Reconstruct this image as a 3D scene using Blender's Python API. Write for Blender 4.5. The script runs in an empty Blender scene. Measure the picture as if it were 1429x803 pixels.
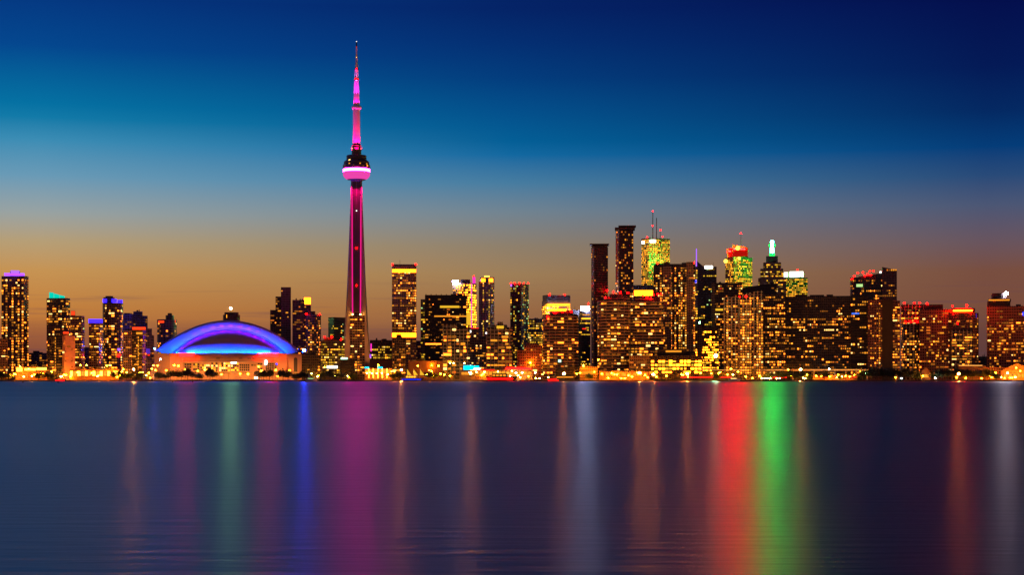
import bpy, math, random
from mathutils import Vector
random.seed(7)
R = math.radians
scene = bpy.context.scene
col = scene.collection

# ------------------------------------------------------------------ camera
F, CX, HY, CAMZ, GZ = 2357.0, 714.5, 528.5, 4.0, 1.6     # focal (px of the 1429 wide photo), horizon row, eye height, quay height
cam_d = bpy.data.cameras.new('camera'); cam = bpy.data.objects.new('camera', cam_d); col.objects.link(cam)
cam.location = (0, 0, CAMZ); cam.rotation_euler = (R(90), 0, 0)
cam_d.sensor_width = 36; cam_d.lens = 36*F/1429.0; cam_d.shift_y = (HY-401.5)/1429.0
cam_d.clip_start = 0.5; cam_d.clip_end = 80000
scene.camera = cam

# ------------------------------------------------------------------ view
scene.view_settings.view_transform = 'Standard'; scene.view_settings.look = 'None'
scene.view_settings.exposure = 0.0; scene.view_settings.gamma = 1.0
scene.view_settings.use_curve_mapping = False
scene.render.engine = 'CYCLES'
scene.cycles.use_denoising = True
scene.cycles.max_bounces = 5; scene.cycles.diffuse_bounces = 2; scene.cycles.glossy_bounces = 3
scene.cycles.caustics_reflective = False; scene.cycles.caustics_refractive = False
scene.cycles.sample_clamp_indirect = 4.0

# ------------------------------------------------------------------ dusk sky
def s2l(c):
    return tuple(((v/255.0)/12.92 if v/255.0 <= 0.04045 else ((v/255.0+0.055)/1.055)**2.4) for v in c)
world = bpy.data.worlds.new('World'); scene.world = world; world.use_nodes = True
nt = world.node_tree; nt.nodes.clear()
def N(t, **k):
    n = nt.nodes.new(t)
    for a, b in k.items(): setattr(n, a, b)
    return n
def L(a, b): nt.links.new(a, b)
def M(op, a, b=None, clamp=False):
    n = N('ShaderNodeMath', operation=op, use_clamp=clamp)
    for i, v in enumerate((a, b)):
        if v is None: continue
        if isinstance(v, (int, float)): n.inputs[i].default_value = v
        else: L(v, n.inputs[i])
    return n.outputs[0]
out = N('ShaderNodeOutputWorld'); tc = N('ShaderNodeTexCoord'); sep = N('ShaderNodeSeparateXYZ')
L(tc.outputs['Generated'], sep.inputs[0])
sx, sy, sz = sep.outputs
elev = M('DIVIDE', sz, 0.30, True)
horiz = M('SQRT', M('ADD', M('MULTIPLY', sx, sx), M('MULTIPLY', sy, sy)))
az = M('DIVIDE', sx, M('MAXIMUM', horiz, 1e-4))
def ramp(stops):
    r = N('ShaderNodeValToRGB'); r.color_ramp.interpolation = 'LINEAR'
    while len(r.color_ramp.elements) > 1: r.color_ramp.elements.remove(r.color_ramp.elements[-1])
    for i, (py, c) in enumerate(stops):
        p = (math.sin(math.atan((HY-py)/F*0.98)))/0.30 if py > -1000 else 1.0
        p = min(max(p, 0), 1)
        e = r.color_ramp.elements[0] if i == 0 else r.color_ramp.elements.new(p)
        e.position = p; e.color = (*s2l(c), 1)
    L(elev, r.inputs[0]); return r.outputs[0]
left = ramp([(528,(140,80,62)),(500,(152,82,54)),(470,(182,106,54)),(430,(195,128,62)),(380,(198,147,83)),(340,(182,158,118)),(300,(152,162,162)),
             (250,(105,154,182)),(200,(58,140,180)),(170,(15,122,168)),(150,(0,112,162)),(110,(0,94,152)),(70,(0,70,142)),(0,(1,54,128)),(-160,(8,104,184))])
mid = ramp([(528,(100,66,68)),(490,(118,78,66)),(465,(136,90,66)),(430,(152,105,68)),(380,(158,126,87)),(340,(142,127,107)),(290,(112,131,145)),(250,(70,124,160)),
            (210,(16,104,160)),(190,(0,94,150)),(150,(0,80,140)),(100,(0,60,125)),(50,(1,46,114)),(0,(2,34,102)),(-160,(1,38,108))])
right = ramp([(528,(82,58,58)),(480,(104,66,54)),(430,(120,76,60)),(380,(120,78,64)),(340,(104,84,94)),(290,(75,86,116)),(250,(40,74,120)),
              (210,(2,60,120)),(160,(2,40,98)),(100,(2,25,86)),(0,(2,12,76)),(-160,(0,5,34))])
def mix(f, a, b):
    m = N('ShaderNodeMix', data_type='RGBA'); 
    L(f, m.inputs[0]) if not isinstance(f, (int, float)) else setattr(m.inputs[0], 'default_value', f)
    for i, v in ((6, a), (7, b)):
        if isinstance(v, tuple): m.inputs[i].default_value = (*v, 1)
        else: L(v, m.inputs[i])
    return m.outputs[2]
f1 = M('MULTIPLY', M('ADD', az, 0.27), 1/0.27, True)
f2 = M('MULTIPLY', az, 1/0.27, True)
front = mix(f2, mix(f1, left, mid), right)
# thin stratus streaks low over the horizon
mp = N('ShaderNodeMapping'); L(tc.outputs['Generated'], mp.inputs[0]); mp.inputs['Scale'].default_value = (11, 11, 330)
nz = N('ShaderNodeTexNoise'); nz.inputs['Scale'].default_value = 1.0; nz.inputs['Detail'].default_value = 4; L(mp.outputs[0], nz.inputs[0])
cl = N('ShaderNodeMapRange', interpolation_type='SMOOTHSTEP'); L(nz.outputs[0], cl.inputs[0]); cl.inputs[1].default_value = 0.54; cl.inputs[2].default_value = 0.74
band = N('ShaderNodeMapRange', interpolation_type='SMOOTHSTEP'); L(sz, band.inputs[0]); band.inputs[1].default_value = 0.066; band.inputs[2].default_value = 0.036
cf = M('MULTIPLY', M('MULTIPLY', cl.outputs[0], band.outputs[0]), 0.42)
front = mix(cf, front, s2l((100, 68, 78)))
# the bank of cloud lying on the northern horizon
bank = N('ShaderNodeMapRange', interpolation_type='SMOOTHSTEP'); L(M('ADD', sz, M('MULTIPLY', M('SUBTRACT', nz.outputs[0], 0.5), 0.012)), bank.inputs[0])
bank.inputs[1].default_value = 0.036; bank.inputs[2].default_value = 0.024
front = mix(M('MULTIPLY', bank.outputs[0], 0.36), front, s2l((88, 58, 66)))
bk = N('ShaderNodeMapRange', interpolation_type='SMOOTHSTEP'); L(sy, bk.inputs[0]); bk.inputs[1].default_value = 0.7; bk.inputs[2].default_value = -0.2
bke = N('ShaderNodeMapRange', interpolation_type='SMOOTHSTEP'); L(sz, bke.inputs[0]); bke.inputs[1].default_value = 0.05; bke.inputs[2].default_value = 0.6
back = mix(bke.outputs[0], s2l((124, 82, 78)), s2l((14, 28, 66)))     # the rosy belt over the south-eastern horizon
skyc = mix(bk.outputs[0], front, back)
bg = N('ShaderNodeBackground'); L(skyc, bg.inputs[0]); bg.inputs[1].default_value = 1.0
nish = N('ShaderNodeTexSky', sky_type='NISHITA'); nish.sun_disc = False; nish.sun_elevation = R(-4.0); nish.sun_rotation = R(-50)
bg2 = N('ShaderNodeBackground'); L(nish.outputs[0], bg2.inputs[0]); bg2.inputs[1].default_value = 0.015
ad = N('ShaderNodeAddShader'); L(bg.outputs[0], ad.inputs[0]); L(bg2.outputs[0], ad.inputs[1]); L(ad.outputs[0], out.inputs[0])

# the last glow of the sun, already set in the north-west
sun_d = bpy.data.lights.new('sun', 'SUN'); sun = bpy.data.objects.new('sun', sun_d); col.objects.link(sun)
sun_d.energy = 0.02; sun_d.angle = R(20); sun_d.color = (1, 0.6, 0.35)
sun.rotation_euler = (R(88), 0, R(-130))

# ------------------------------------------------------------------ materials
def newmat(name):
    m = bpy.data.materials.new(name); m.use_nodes = True; m.node_tree.nodes.clear(); return m
class NT:
    def __init__(s, m): s.t = m.node_tree
    def n(s, t, **k):
        q = s.t.nodes.new(t)
        for a, b in k.items(): setattr(q, a, b)
        return q
    def l(s, a, b): s.t.links.new(a, b)
    def m(s, op, a, b=None, clamp=False):
        q = s.n('ShaderNodeMath', operation=op, use_clamp=clamp)
        for i, v in enumerate((a, b)):
            if v is None: continue
            if isinstance(v, (int, float)): q.inputs[i].default_value = v
            else: s.l(v, q.inputs[i])
        return q.outputs[0]
    def mix(s, f, a, b):
        q = s.n('ShaderNodeMix', data_type='RGBA')
        if isinstance(f, (int, float)): q.inputs[0].default_value = f
        else: s.l(f, q.inputs[0])
        for i, v in ((6, a), (7, b)):
            if isinstance(v, tuple): q.inputs[i].default_value = (*v, 1)
            else: s.l(v, q.inputs[i])
        return q.outputs[2]

def plain(name, c, rough=0.7, metal=0.0, var=0.25, scale=0.15):
    m = newmat(name); t = NT(m)
    o = t.n('ShaderNodeOutputMaterial'); b = t.n('ShaderNodeBsdfPrincipled'); t.l(b.outputs[0], o.inputs[0])
    tcn = t.n('ShaderNodeTexCoord'); nz = t.n('ShaderNodeTexNoise'); nz.inputs['Scale'].default_value = scale; nz.inputs['Detail'].default_value = 5
    t.l(tcn.outputs['Object'], nz.inputs[0])
    cc = t.mix(nz.outputs[0], tuple(v*(1-var) for v in c), tuple(min(1, v*(1+var)) for v in c))
    t.l(cc, b.inputs['Base Color']); b.inputs['Roughness'].default_value = rough; b.inputs['Metallic'].default_value = metal
    return m

def facade(name, slab, glass, fl=3.8, bay=3.4, sf=0.32, mf=0.18, grough=0.25):
    """storey bands and bay mullions over dark glazing, laid out in metres along the wall"""
    m = newmat(name); t = NT(m)
    o = t.n('ShaderNodeOutputMaterial'); b = t.n('ShaderNodeBsdfPrincipled'); t.l(b.outputs[0], o.inputs[0])
    uv = t.n('ShaderNodeUVMap'); sp = t.n('ShaderNodeSeparateXYZ'); t.l(uv.outputs[0], sp.inputs[0])
    u = t.m('DIVIDE', sp.outputs[0], bay); v = t.m('DIVIDE', sp.outputs[1], fl)
    fu = t.m('FRACT', u); fv = t.m('FRACT', v)
    msk = t.m('MAXIMUM', t.m('LESS_THAN', fv, sf), t.m('LESS_THAN', fu, mf))
    cb = t.n('ShaderNodeCombineXYZ'); t.l(t.m('FLOOR', u), cb.inputs[0]); t.l(t.m('FLOOR', v), cb.inputs[1])
    wn = t.n('ShaderNodeTexWhiteNoise', noise_dimensions='2D'); t.l(cb.outputs[0], wn.inputs[0])
    g = t.mix(wn.outputs[0], tuple(x*0.4 for x in glass), tuple(x*1.8 for x in glass))
    nz = t.n('ShaderNodeTexNoise'); nz.inputs['Scale'].default_value = 0.06; nz.inputs['Detail'].default_value = 4; t.l(uv.outputs[0], nz.inputs[0])
    s = t.mix(nz.outputs[0], tuple(x*0.7 for x in slab), tuple(x*1.3 for x in slab))
    t.l(t.mix(msk, g, s), b.inputs['Base Color'])
    t.l(t.m('ADD', grough, t.m('MULTIPLY', msk, 0.5)), b.inputs['Roughness'])
    return m

EM = {}
def em(name, c, st, sample=True):
    m = newmat(name); t = NT(m)
    o = t.n('ShaderNodeOutputMaterial'); e = t.n('ShaderNodeEmission'); t.l(e.outputs[0], o.inputs[0])
    e.inputs[0].default_value = (*c, 1); e.inputs[1].default_value = st
    if not sample: m.cycles.emission_sampling = 'NONE'
    EM[name] = m; return m
# lit rooms, with the beacon halo and the added amber flood
em('amber_dim', (1, .30, .03), .30, False); em('amber', (1, .34, .022), 1.0, False); em('amber_bright', (1, .19, .012), 4.4, False)
em('gold', (1, .54, .028), 0.9, False); em('gold_bright', (1, .32, .015), 3.0, False); em('gold_dim', (.9, .46, .03), .3, False)
em('pale', (1, .55, .14), 2.6, False); em('orange', (1, .22, .02), .7, False); em('red_room', (1, .03, .02), 1.0, False)
em('gold_hot', (1, .17, .004), 22, False); em('green_halo', (.02, 1, .13), 1.6); em('added_amber_flood', (1, .26, .03), 17000); em('white_room', (.9, .9, .85), 1.8, False); em('green_room', (.55, .9, .30), 1.0, False); em('blue_room', (.05, .16, 1), 1.5, False)
# signs, crowns and lamps
em('aviation_red', (1, .0003, .0003), 75, False); em('red_band', (1, .0003, .0003), 260); em('violet_white_sign', (.45, .40, 1), 130); em('amber_band', (1, .010, .0003), 330)
em('white_sign', (1, .93, .82), 14); em('white_sign_soft', (.95, .95, .85), 3.0); em('lavender_sign', (.55, .58, 1), 470); em('mint_sign', (.5, 1, .7), 2.2); em('red_dim', (.5, .02, .01), .35)
em('violet_crown', (.18, .03, 1), 4); em('violet_hot', (.33, .10, 1), 1.7); em('teal_crown', (.0, .62, .46), 1.1); em('blue_crown', (.02, .008, 1), 5)
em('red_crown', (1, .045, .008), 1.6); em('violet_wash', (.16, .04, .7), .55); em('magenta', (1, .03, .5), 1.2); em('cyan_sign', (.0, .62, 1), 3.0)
em('blue_neon', (.015, .03, 1), 3.0); em('red_neon', (1, .0007, .0005), 80); em('gold_crown', (1, .66, .05), 4); em('gold_band', (1, .14, .0025), 14)
em('white_crown', (.95, 1, .82), 3.5); em('green_beacon', (.005, 1, .07), 1350); em('white_lamp', (1, .80, .95), 1000); em('blue_lamp', (.003, .03, 1), 11000)
em('lime_lamp', (.40, 1, .36), 3000); em('mint_lamp', (.4, 1, .45), 2600); em('red_sign', (.55, .006, .003), .8); em('red_letter', (1, .00005, .00004), 6200)
em('sodium', (1, .22, .0015), 900); em('sodium_soft', (1, .36, .02), 14); em('warm_lamp', (1, .5, .05), 220); em('cool_lamp', (.85, 1, .75), 200); em('green_lamp', (.3, 1, .3), 120)
em('arcade_lit', (1, .34, .028), 1.25); em('line_light', (1, .42, .08), 1.0); em('red_glow', (1, .02, .01), 1.4); em('flood', (1, .30, .02), 600)
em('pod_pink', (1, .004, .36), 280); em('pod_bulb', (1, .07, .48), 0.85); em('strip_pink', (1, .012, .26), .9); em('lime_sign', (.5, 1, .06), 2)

FM = {}
FM['brown'] = facade('facade_brown', (.16, .085, .06), (.03, .022, .02))
FM['warm'] = facade('facade_warm_concrete', (.22, .12, .08), (.035, .025, .02), 3.8, 3.6, .36, .2)
FM['dark'] = facade('facade_dark_glass', (.05, .036, .032), (.012, .011, .013), 3.8, 3.0, .3, .12)
FM['black'] = facade('facade_black_steel', (.022, .018, .018), (.008, .008, .01), 3.9, 1.9, .3, .3)
FM['purple'] = facade('facade_purple_glass', (.14, .085, .12), (.04, .025, .05), 4.2, 2.6, .24, .28)
FM['stripe'] = facade('facade_slab_balconies', (.20, .13, .09), (.012, .01, .01), 4.4, 9.0, .34, .03)
FM['teal'] = facade('facade_teal_frames', (.24, .24, .18), (.02, .024, .022), 5.2, 5.6, .16, .13)
FM['tan'] = facade('facade_tan_stone', (.30, .19, .11), (.05, .035, .025), 3.8, 2.8, .4, .34)
FM['gold'] = facade('facade_gold_glass', (.20, .15, .06), (.10, .075, .02), 3.9, 2.4, .3, .16)
FM['green'] = facade('facade_green_glass', (.14, .22, .10), (.05, .09, .04), 4.0, 2.6, .34, .18)
FM['brick'] = facade('facade_red_brick', (.30, .095, .05), (.05, .022, .016), 4.2, 3.4, .45, .34)
FM['redcopper'] = facade('facade_red_granite', (.20, .07, .05), (.02, .012, .012), 3.8, 2.4, .36, .34)
FM['orange'] = plain('orange_brick_wall', (.42, .20, .10), .85, 0, .15, .4)
FM['grey'] = facade('facade_grey_precast', (.30, .27, .24), (.06, .055, .05), 3.9, 3.0, .42, .3)
FM['fins'] = facade('facade_white_fins', (.34, .25, .17), (.02, .016, .014), 3.9, 5.4, .12, .22)
FM['plainbrown'] = plain('brown_wall', (.20, .10, .06), .85, 0, .2, .2)
FM['plainblack'] = plain('black_wall', (.035, .022, .018), .85, 0, .3, .2)
FM['plaingreen'] = plain('green_tier', (.12, .20, .14), .6, 0, .2, .2)  # plain green for the tier under the beacon
M_ROOF = plain('roof_gravel', (.05, .045, .045), .9)
M_DARK = plain('dark_metal', (.03, .028, .03), .5, .3)
M_CONC = plain('pale_concrete', (.42, .37, .33), .8, 0, .15, .08)
M_TOWER = plain('tower_concrete', (.22, .155, .145), .8, 0, .12, .05)
M_WHITE = plain('white_paint', (.75, .73, .70), .5, 0, .06)
M_STADIUM = plain('stadium_precast', (.42, .27, .19), .8, 0, .10, .05)
M_ROOFSKIN = plain('roof_membrane', (.19, .19, .27), .5, 0, .05, .05)
M_TRUNK = plain('bark', (.06, .045, .03), .9)

# ------------------------------------------------------------------ mesh helpers
class MB:
    def __init__(s): s.v, s.f, s.uv, s.mi = [], [], [], []
    def prism(s, poly, z0, z1, m=0, mtop=1):
        """poly counter-clockwise from above; z1 a height or one height per corner"""
        n = len(poly); b = len(s.v); zt = z1 if isinstance(z1, (list, tuple)) else [z1]*n
        for x, y in poly: s.v.append((x, y, z0))
        for (x, y), z in zip(poly, zt): s.v.append((x, y, z))
        u = 0
        for i in range(n):
            j = (i+1) % n; l = math.dist(poly[i], poly[j])
            s.f.append((b+i, b+j, b+n+j, b+n+i)); s.uv.append([(u, z0), (u+l, z0), (u+l, zt[j]), (u, zt[i])]); s.mi.append(m); u += l
        s.f.append(tuple(b+n+i for i in range(n))); s.uv.append([(p[0], p[1]) for p in poly]); s.mi.append(mtop)
        s.f.append(tuple(b+i for i in reversed(range(n)))); s.uv.append([(p[0], p[1]) for p in reversed(poly)]); s.mi.append(mtop)
    def box(s, x0, x1, y0, y1, z0, z1, m=0, mtop=0): s.prism([(x0, y0), (x1, y0), (x1, y1), (x0, y1)], z0, z1, m, mtop)
    def lathe(s, prof, n=32, cx=0, cy=0, m=0):
        """prof: (radius, z) from bottom up"""
        b = len(s.v)
        for r, z in prof:
            for k in range(n): a = 2*math.pi*k/n; s.v.append((cx+r*math.cos(a), cy+r*math.sin(a), z))
        for i in range(len(prof)-1):
            for k in range(n):
                q = (k+1) % n
                s.f.append((b+i*n+k, b+i*n+q, b+(i+1)*n+q, b+(i+1)*n+k)); s.uv.append([(k, prof[i][1]), (k+1, prof[i][1]), (k+1, prof[i+1][1]), (k, prof[i+1][1])]); s.mi.append(m)
        s.f.append(tuple(b+k for k in reversed(range(n)))); s.uv.append([(0, 0)]*n); s.mi.append(m)
        t = b+(len(prof)-1)*n
        s.f.append(tuple(t+k for k in range(n))); s.uv.append([(0, 0)]*n); s.mi.append(m)
    def grid(s, rows, m=0, closed=False):
        b = len(s.v); n = len(rows[0])
        for r in rows: s.v.extend(r)
        for i in range(len(rows)-1):
            for k in range(n if closed else n-1):
                q = (k+1) % n
                s.f.append((b+i*n+k, b+i*n+q, b+(i+1)*n+q, b+(i+1)*n+k)); s.uv.append([(k, i), (k+1, i), (k+1, i+1), (k, i+1)]); s.mi.append(m)
    def tube(s, p, q, r, n=6, m=0):
        p, q = Vector(p), Vector(q); d = (q-p).normalized()
        a = d.orthogonal().normalized(); c = d.cross(a)
        rows = [[tuple(e+r*(math.cos(2*math.pi*k/n)*a+math.sin(2*math.pi*k/n)*c)) for k in range(n)] for e in (p, q)]
        s.grid(rows, m, True)
        b = len(s.v)-2*n
        s.f.append(tuple(b+k for k in reversed(range(n)))); s.uv.append([(0, 0)]*n); s.mi.append(m)
        s.f.append(tuple(b+n+k for k in range(n))); s.uv.append([(0, 0)]*n); s.mi.append(m)
    def mesh(s, name, mats, smooth=False):
        me = bpy.data.meshes.new(name); me.from_pydata(s.v, [], s.f)
        ul = me.uv_layers.new(name='UVMap'); flat = [c for f in s.uv for p in f for c in p]
        ul.data.foreach_set('uv', flat)
        for m in mats: me.materials.append(m)
        me.polygons.foreach_set('material_index', [min(i, len(mats)-1) for i in s.mi])
        if smooth: me.polygons.foreach_set('use_smooth', [True]*len(s.f))
        me.update(); return me
    def build(s, name, mats, parent=None, smooth=False):
        if not isinstance(mats, (list, tuple)): mats = [mats]
        o = bpy.data.objects.new(name, s.mesh(name, mats, smooth)); col.objects.link(o); o.parent = parent; return o

def tag(o, label=None, cat=None, group=None, kind=None):
    if label: o['label'] = label
    if cat: o['category'] = cat
    if group: o['group'] = group
    if kind: o['kind'] = kind
    return o
def empty(name, loc, rz=0, label=None, cat=None, group=None):
    o = bpy.data.objects.new(name, None); col.objects.link(o); o.location = loc; o.rotation_euler = (0, 0, rz); o.empty_display_size = 2
    return tag(o, label, cat, group)
def wx(px, Y): return (px-CX)*Y/F
def wz(py, Y): return CAMZ+(HY-py)*Y/F
class Frame:
    """a local frame at depth Y that faces the harbour; converts photo columns and rows to metres"""
    def __init__(s, px, Y):
        s.px, s.Y = px, Y; s.X = wx(px, Y); rr = math.hypot(s.X, Y)
        s.ml = Y*Y/(F*rr); s.rz = -math.atan2(s.X, Y); s.loc = (s.X, Y, GZ)
    def x(s, px): return (px-s.px)*s.ml
    def z(s, py): return max(0.0, wz(py, s.Y)-GZ)

# ------------------------------------------------------------------ the setting: lake, quay, land
m = newmat('lake_water'); t = NT(m)
o = t.n('ShaderNodeOutputMaterial'); b = t.n('ShaderNodeBsdfPrincipled'); t.l(b.outputs[0], o.inputs[0])
b.inputs['Base Color'].default_value = (.006, .032, .070, 1); b.inputs['IOR'].default_value = 1.333
geo = t.n('ShaderNodeNewGeometry'); sp = t.n('ShaderNodeSeparateXYZ'); t.l(geo.outputs['Position'], sp.inputs[0])
mpn = t.n('ShaderNodeMapping'); t.l(geo.outputs['Position'], mpn.inputs[0]); mpn.inputs['Scale'].default_value = (.0012, .012, 1)
n1 = t.n('ShaderNodeTexNoise'); n1.inputs['Scale'].default_value = 1; n1.inputs['Detail'].default_value = 5; t.l(mpn.outputs[0], n1.inputs[0])
far = t.n('ShaderNodeMapRange', interpolation_type='SMOOTHSTEP'); t.l(t.m('ADD', sp.outputs[1], t.m('MULTIPLY', t.m('SUBTRACT', n1.outputs[0], .5), 160)), far.inputs[0])
far.inputs[1].default_value = 290; far.inputs[2].default_value = 400; far.inputs[3].default_value = .340; far.inputs[4].default_value = .375
near = t.n('ShaderNodeMapRange', interpolation_type='SMOOTHSTEP'); t.l(sp.outputs[1], near.inputs[0])     # a breeze roughens the near shore water
near.inputs[1].default_value = 24; near.inputs[2].default_value = 120; near.inputs[3].default_value = .028; near.inputs[4].default_value = 0
t.l(t.m('ADD', t.m('ADD', far.outputs[0], near.outputs[0]), t.m('MULTIPLY', t.m('SUBTRACT', n1.outputs[0], .5), .09)), b.inputs['Roughness'])
# wind waves run towards the shore: slopes are steeper along that line than across it
b.inputs['Anisotropic'].default_value = .46
tv = t.n('ShaderNodeCombineXYZ'); tv.inputs[1].default_value = 1.0; t.l(tv.outputs[0], b.inputs['Tangent'])
mp2 = t.n('ShaderNodeMapping'); t.l(geo.outputs['Position'], mp2.inputs[0]); mp2.inputs['Scale'].default_value = (.5, 2.0, 1)
n2 = t.n('ShaderNodeTexNoise'); n2.inputs['Scale'].default_value = .55; n2.inputs['Detail'].default_value = 3; t.l(mp2.outputs[0], n2.inputs[0])
bp = t.n('ShaderNodeBump'); bp.inputs['Strength'].default_value = .55; bp.inputs['Distance'].default_value = .075; t.l(n2.outputs[0], bp.inputs['Height'])
t.l(bp.outputs[0], b.inputs['Normal'])
w = MB(); w.grid([[(-5000, -600, 0), (5000, -600, 0)], [(-5000, 2353, 0), (5000, 2353, 0)]])
tag(w.build('water', m), kind='structure')
M_GROUND = plain('city_ground', (.045, .038, .034), .9, 0, .4, .02)
w = MB(); w.grid([[(-40000, 2356, GZ), (40000, 2356, GZ)], [(-40000, 60000, GZ), (40000, 60000, GZ)]])
tag(w.build('ground', M_GROUND), kind='structure')
w = MB(); w.box(-5000, 5000, 2350, 2356, -3, GZ+.06)
tag(w.build('quay', plain('quay_stone', (.10, .08, .065), .85, 0, .4, .3)), kind='structure')
w = MB(); w.grid([[(-5000, 2357, GZ+.004), (5000, 2357, GZ+.004)], [(-5000, 2366, GZ+.004), (5000, 2366, GZ+.004)]])
tag(w.build('promenade', plain('promenade_paving', (.16, .13, .10), .8, 0, .2, .3)), kind='structure')
w = MB(); w.grid([[(-5000, 2400, GZ+.004), (5000, 2400, GZ+.004)], [(-5000, 2412, GZ+.004), (5000, 2412, GZ+.004)]])
tag(w.build('road', plain('asphalt', (.05, .05, .05), .85, 0, .2, .3)), kind='structure')

# ------------------------------------------------------------------ buildings
WIN_MESH = {}
def win_mesh(key):
    if key not in WIN_MESH:
        q = MB(); q.box(-.5, .5, -.16, .0, -.5, .5); WIN_MESH[key] = q.mesh('window', [EM[key]])
    return WIN_MESH[key]
PAL = {
 'condo': [('amber_dim', 7), ('amber', 4), ('amber_bright', 2.4), ('pale', 1), ('orange', 2)],
 'condo_hot': [('amber_dim', 5), ('amber', 4), ('amber_bright', 4), ('pale', 1.4), ('orange', 1.6)],
 'office': [('gold_dim', 4), ('gold', 5), ('gold_bright', 2), ('pale', .6)],
 'gold': [('gold', 4), ('gold_bright', 4), ('gold_dim', 2)], 'gold_hot': [('gold_hot', 5), ('gold_bright', 3), ('gold', 2)],
 'dim': [('amber_dim', 6), ('orange', 2), ('amber', 2), ('pale', .4)],
 'red': [('orange', 3), ('amber', 4), ('amber_dim', 4), ('amber_bright', 1.6), ('pale', .5)],
 'mixed': [('amber_dim', 5), ('amber', 4), ('amber_bright', 2), ('pale', 1.2), ('orange', 2), ('green_room', .35), ('white_room', .4), ('red_room', .2)],
 'greenish': [('gold', 4), ('gold_dim', 4), ('green_room', 2), ('gold_bright', 1.2)],
}
def pick(p):
    it = PAL[p]; r = random.random()*sum(w for _, w in it)
    for k, w in it:
        r -= w
        if r <= 0: return k
    return it[0][0]
def W(style='scatter', p=.25, pal='condo', bay=3.4, fl=3.8, ww=.72, wh=.5, y=None, run=1.6): return dict(style=style, p=p, pal=pal, bay=bay, fl=fl, ww=ww, wh=wh, y=y, run=run)
def V(x0, x1, yt, yb=None, shape='box', off=0, d=28, xc=None, ang=.35, mat=None, win='std', yt2=None, name='wall', sides=28): return dict(x0=x0, x1=x1, yt=yt, yb=yb, shape=shape, off=off, d=d, xc=xc, ang=ang, mat=mat, win=win, yt2=yt2, name=name, sides=sides)
def E(name, x0, x1, y0, y1, mat, off=-.5, d=.45, yr=None): return dict(yr=yr, name=name, x0=x0, x1=x1, y0=y0, y1=y1, mat=mat, off=off, d=d)
BUILDINGS = []
def bld(name, label, cat, Y, mat, vols, win=None, red=(), ems=(), group=None, lamps=()):
    BUILDINGS.append(dict(name=name, label=label, cat=cat, Y=Y, mat=mat, vols=vols, win=win, red=red, ems=ems, group=group, lamps=lamps))

TWR, APT, OFF = 'apartment_tower', 'apartment_tower', 'office_tower'
# --- west of the stadium
bld(TWR, 'tall brown apartment tower with a stepped violet lit crown, at the far left', 'apartment tower', 2540, 'brown',
    [V(2, 40, 385, shape='box', xc=33, ang=.5), V(14, 28, 378.5, 385, off=6, d=12, mat='purple', win=None, name='crown')], W('columns', .48, 'condo_hot', 3.6, 4.0, .8, .55),
    ems=[E('crown_light', 6, 34, 381.5, 385, 'violet_crown', 3, 2), E('crown_light', 15, 27, 377.5, 383.5, 'violet_hot', 5, 1)])
bld('apartment_block', 'low brown apartment block cut off by the left edge of the view', 'apartment block', 2450, 'warm', [V(-8, 11, 473)], W('scatter', .3, 'condo', 3.4, 4))
bld('townhouse_block', 'low dark block between the violet topped and teal topped towers', 'building', 2700, 'dark', [V(40, 66, 493), V(46, 55, 490, 493, d=10, off=8, win=None, name='roof_plant')], W('scatter', .3, 'condo', 4, 4))
bld(TWR, 'apartment tower with a slanted teal lit crown', 'apartment tower', 2560, 'brown',
    [V(65, 98, 416, xc=92, ang=.45)], W('scatter', .42, 'condo_hot', 3.4, 3.9, .75, .55), ems=[E('crown_light', 68.5, 75, 408, 416, 'teal_crown', 5, 12, 408.6), E('crown_light', 75.2, 83, 409.5, 416, 'teal_crown', 5, 12, 411.5), E('crown_light', 83.2, 90.5, 411.6, 416, 'teal_crown', 5, 12, 413.4)])
bld(TWR, 'dark slim tower with one vertical lit line, in front of the teal topped tower', 'apartment tower', 2460, 'dark', [V(66, 88, 468)],
    W('scatter', .26, 'condo', 3.4, 4), ems=[*[E('lit_stairwell', 76.7, 77.7, 471+k*4.2, 473.4+k*4.2, 'amber') for k in range(12)]])
bld('brick_building', 'plain windowless block glowing orange under added floodlights near the left end of the quay', 'building', 2440, 'orange', [V(87, 105, 469, xc=90, ang=.4), V(88, 96, 463, 469, off=4, d=8, win=None, name='roof_plant')],
    W('scatter', .10, 'dim', 3.4, 4.2), ems=[E('floodlight', 84, 87, 525.5, 526.5, 'flood', -16, 1), E('floodlight', 98, 101, 525.5, 526.5, 'flood', -14, 1), E('crown_light', 88, 96, 463.5, 466, 'red_crown', 3.2, .4)])  # ground floodlights added to light the wall orange
bld(TWR, 'brown tower with a small red lit roof box, right of the orange lit block', 'apartment tower', 2530, 'warm', [V(98, 118, 441, xc=113, ang=.4), V(99, 105, 434, 441, off=4, d=8, win=None, name='roof_box')],
    W('scatter', .4, 'condo', 3.4, 3.9), ems=[E('crown_light', 99.3, 104.5, 434.6, 440, 'red_crown', 3.4, .4), E('green_lamp', 116, 117.6, 458, 460, 'green_room', -.8, .6)])
bld('apartment_block', 'small dark block between the red boxed tower and the blue banded tower', 'apartment block', 2700, 'dark', [V(117, 126, 485)], W('scatter', .25, 'dim'))
bld(TWR, 'short apartment tower topped by a wide blue lit band', 'apartment tower', 2520, 'brown', [V(124, 143, 451.5, xc=138, ang=.3), V(124, 143, 446, 451.5, off=1, d=18, win=None, name='crown')],
    W('scatter', .5, 'condo_hot', 3.4, 3.9), ems=[E('crown_light', 123.6, 143, 446, 451, 'blue_crown', -.3, .5)])
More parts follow.
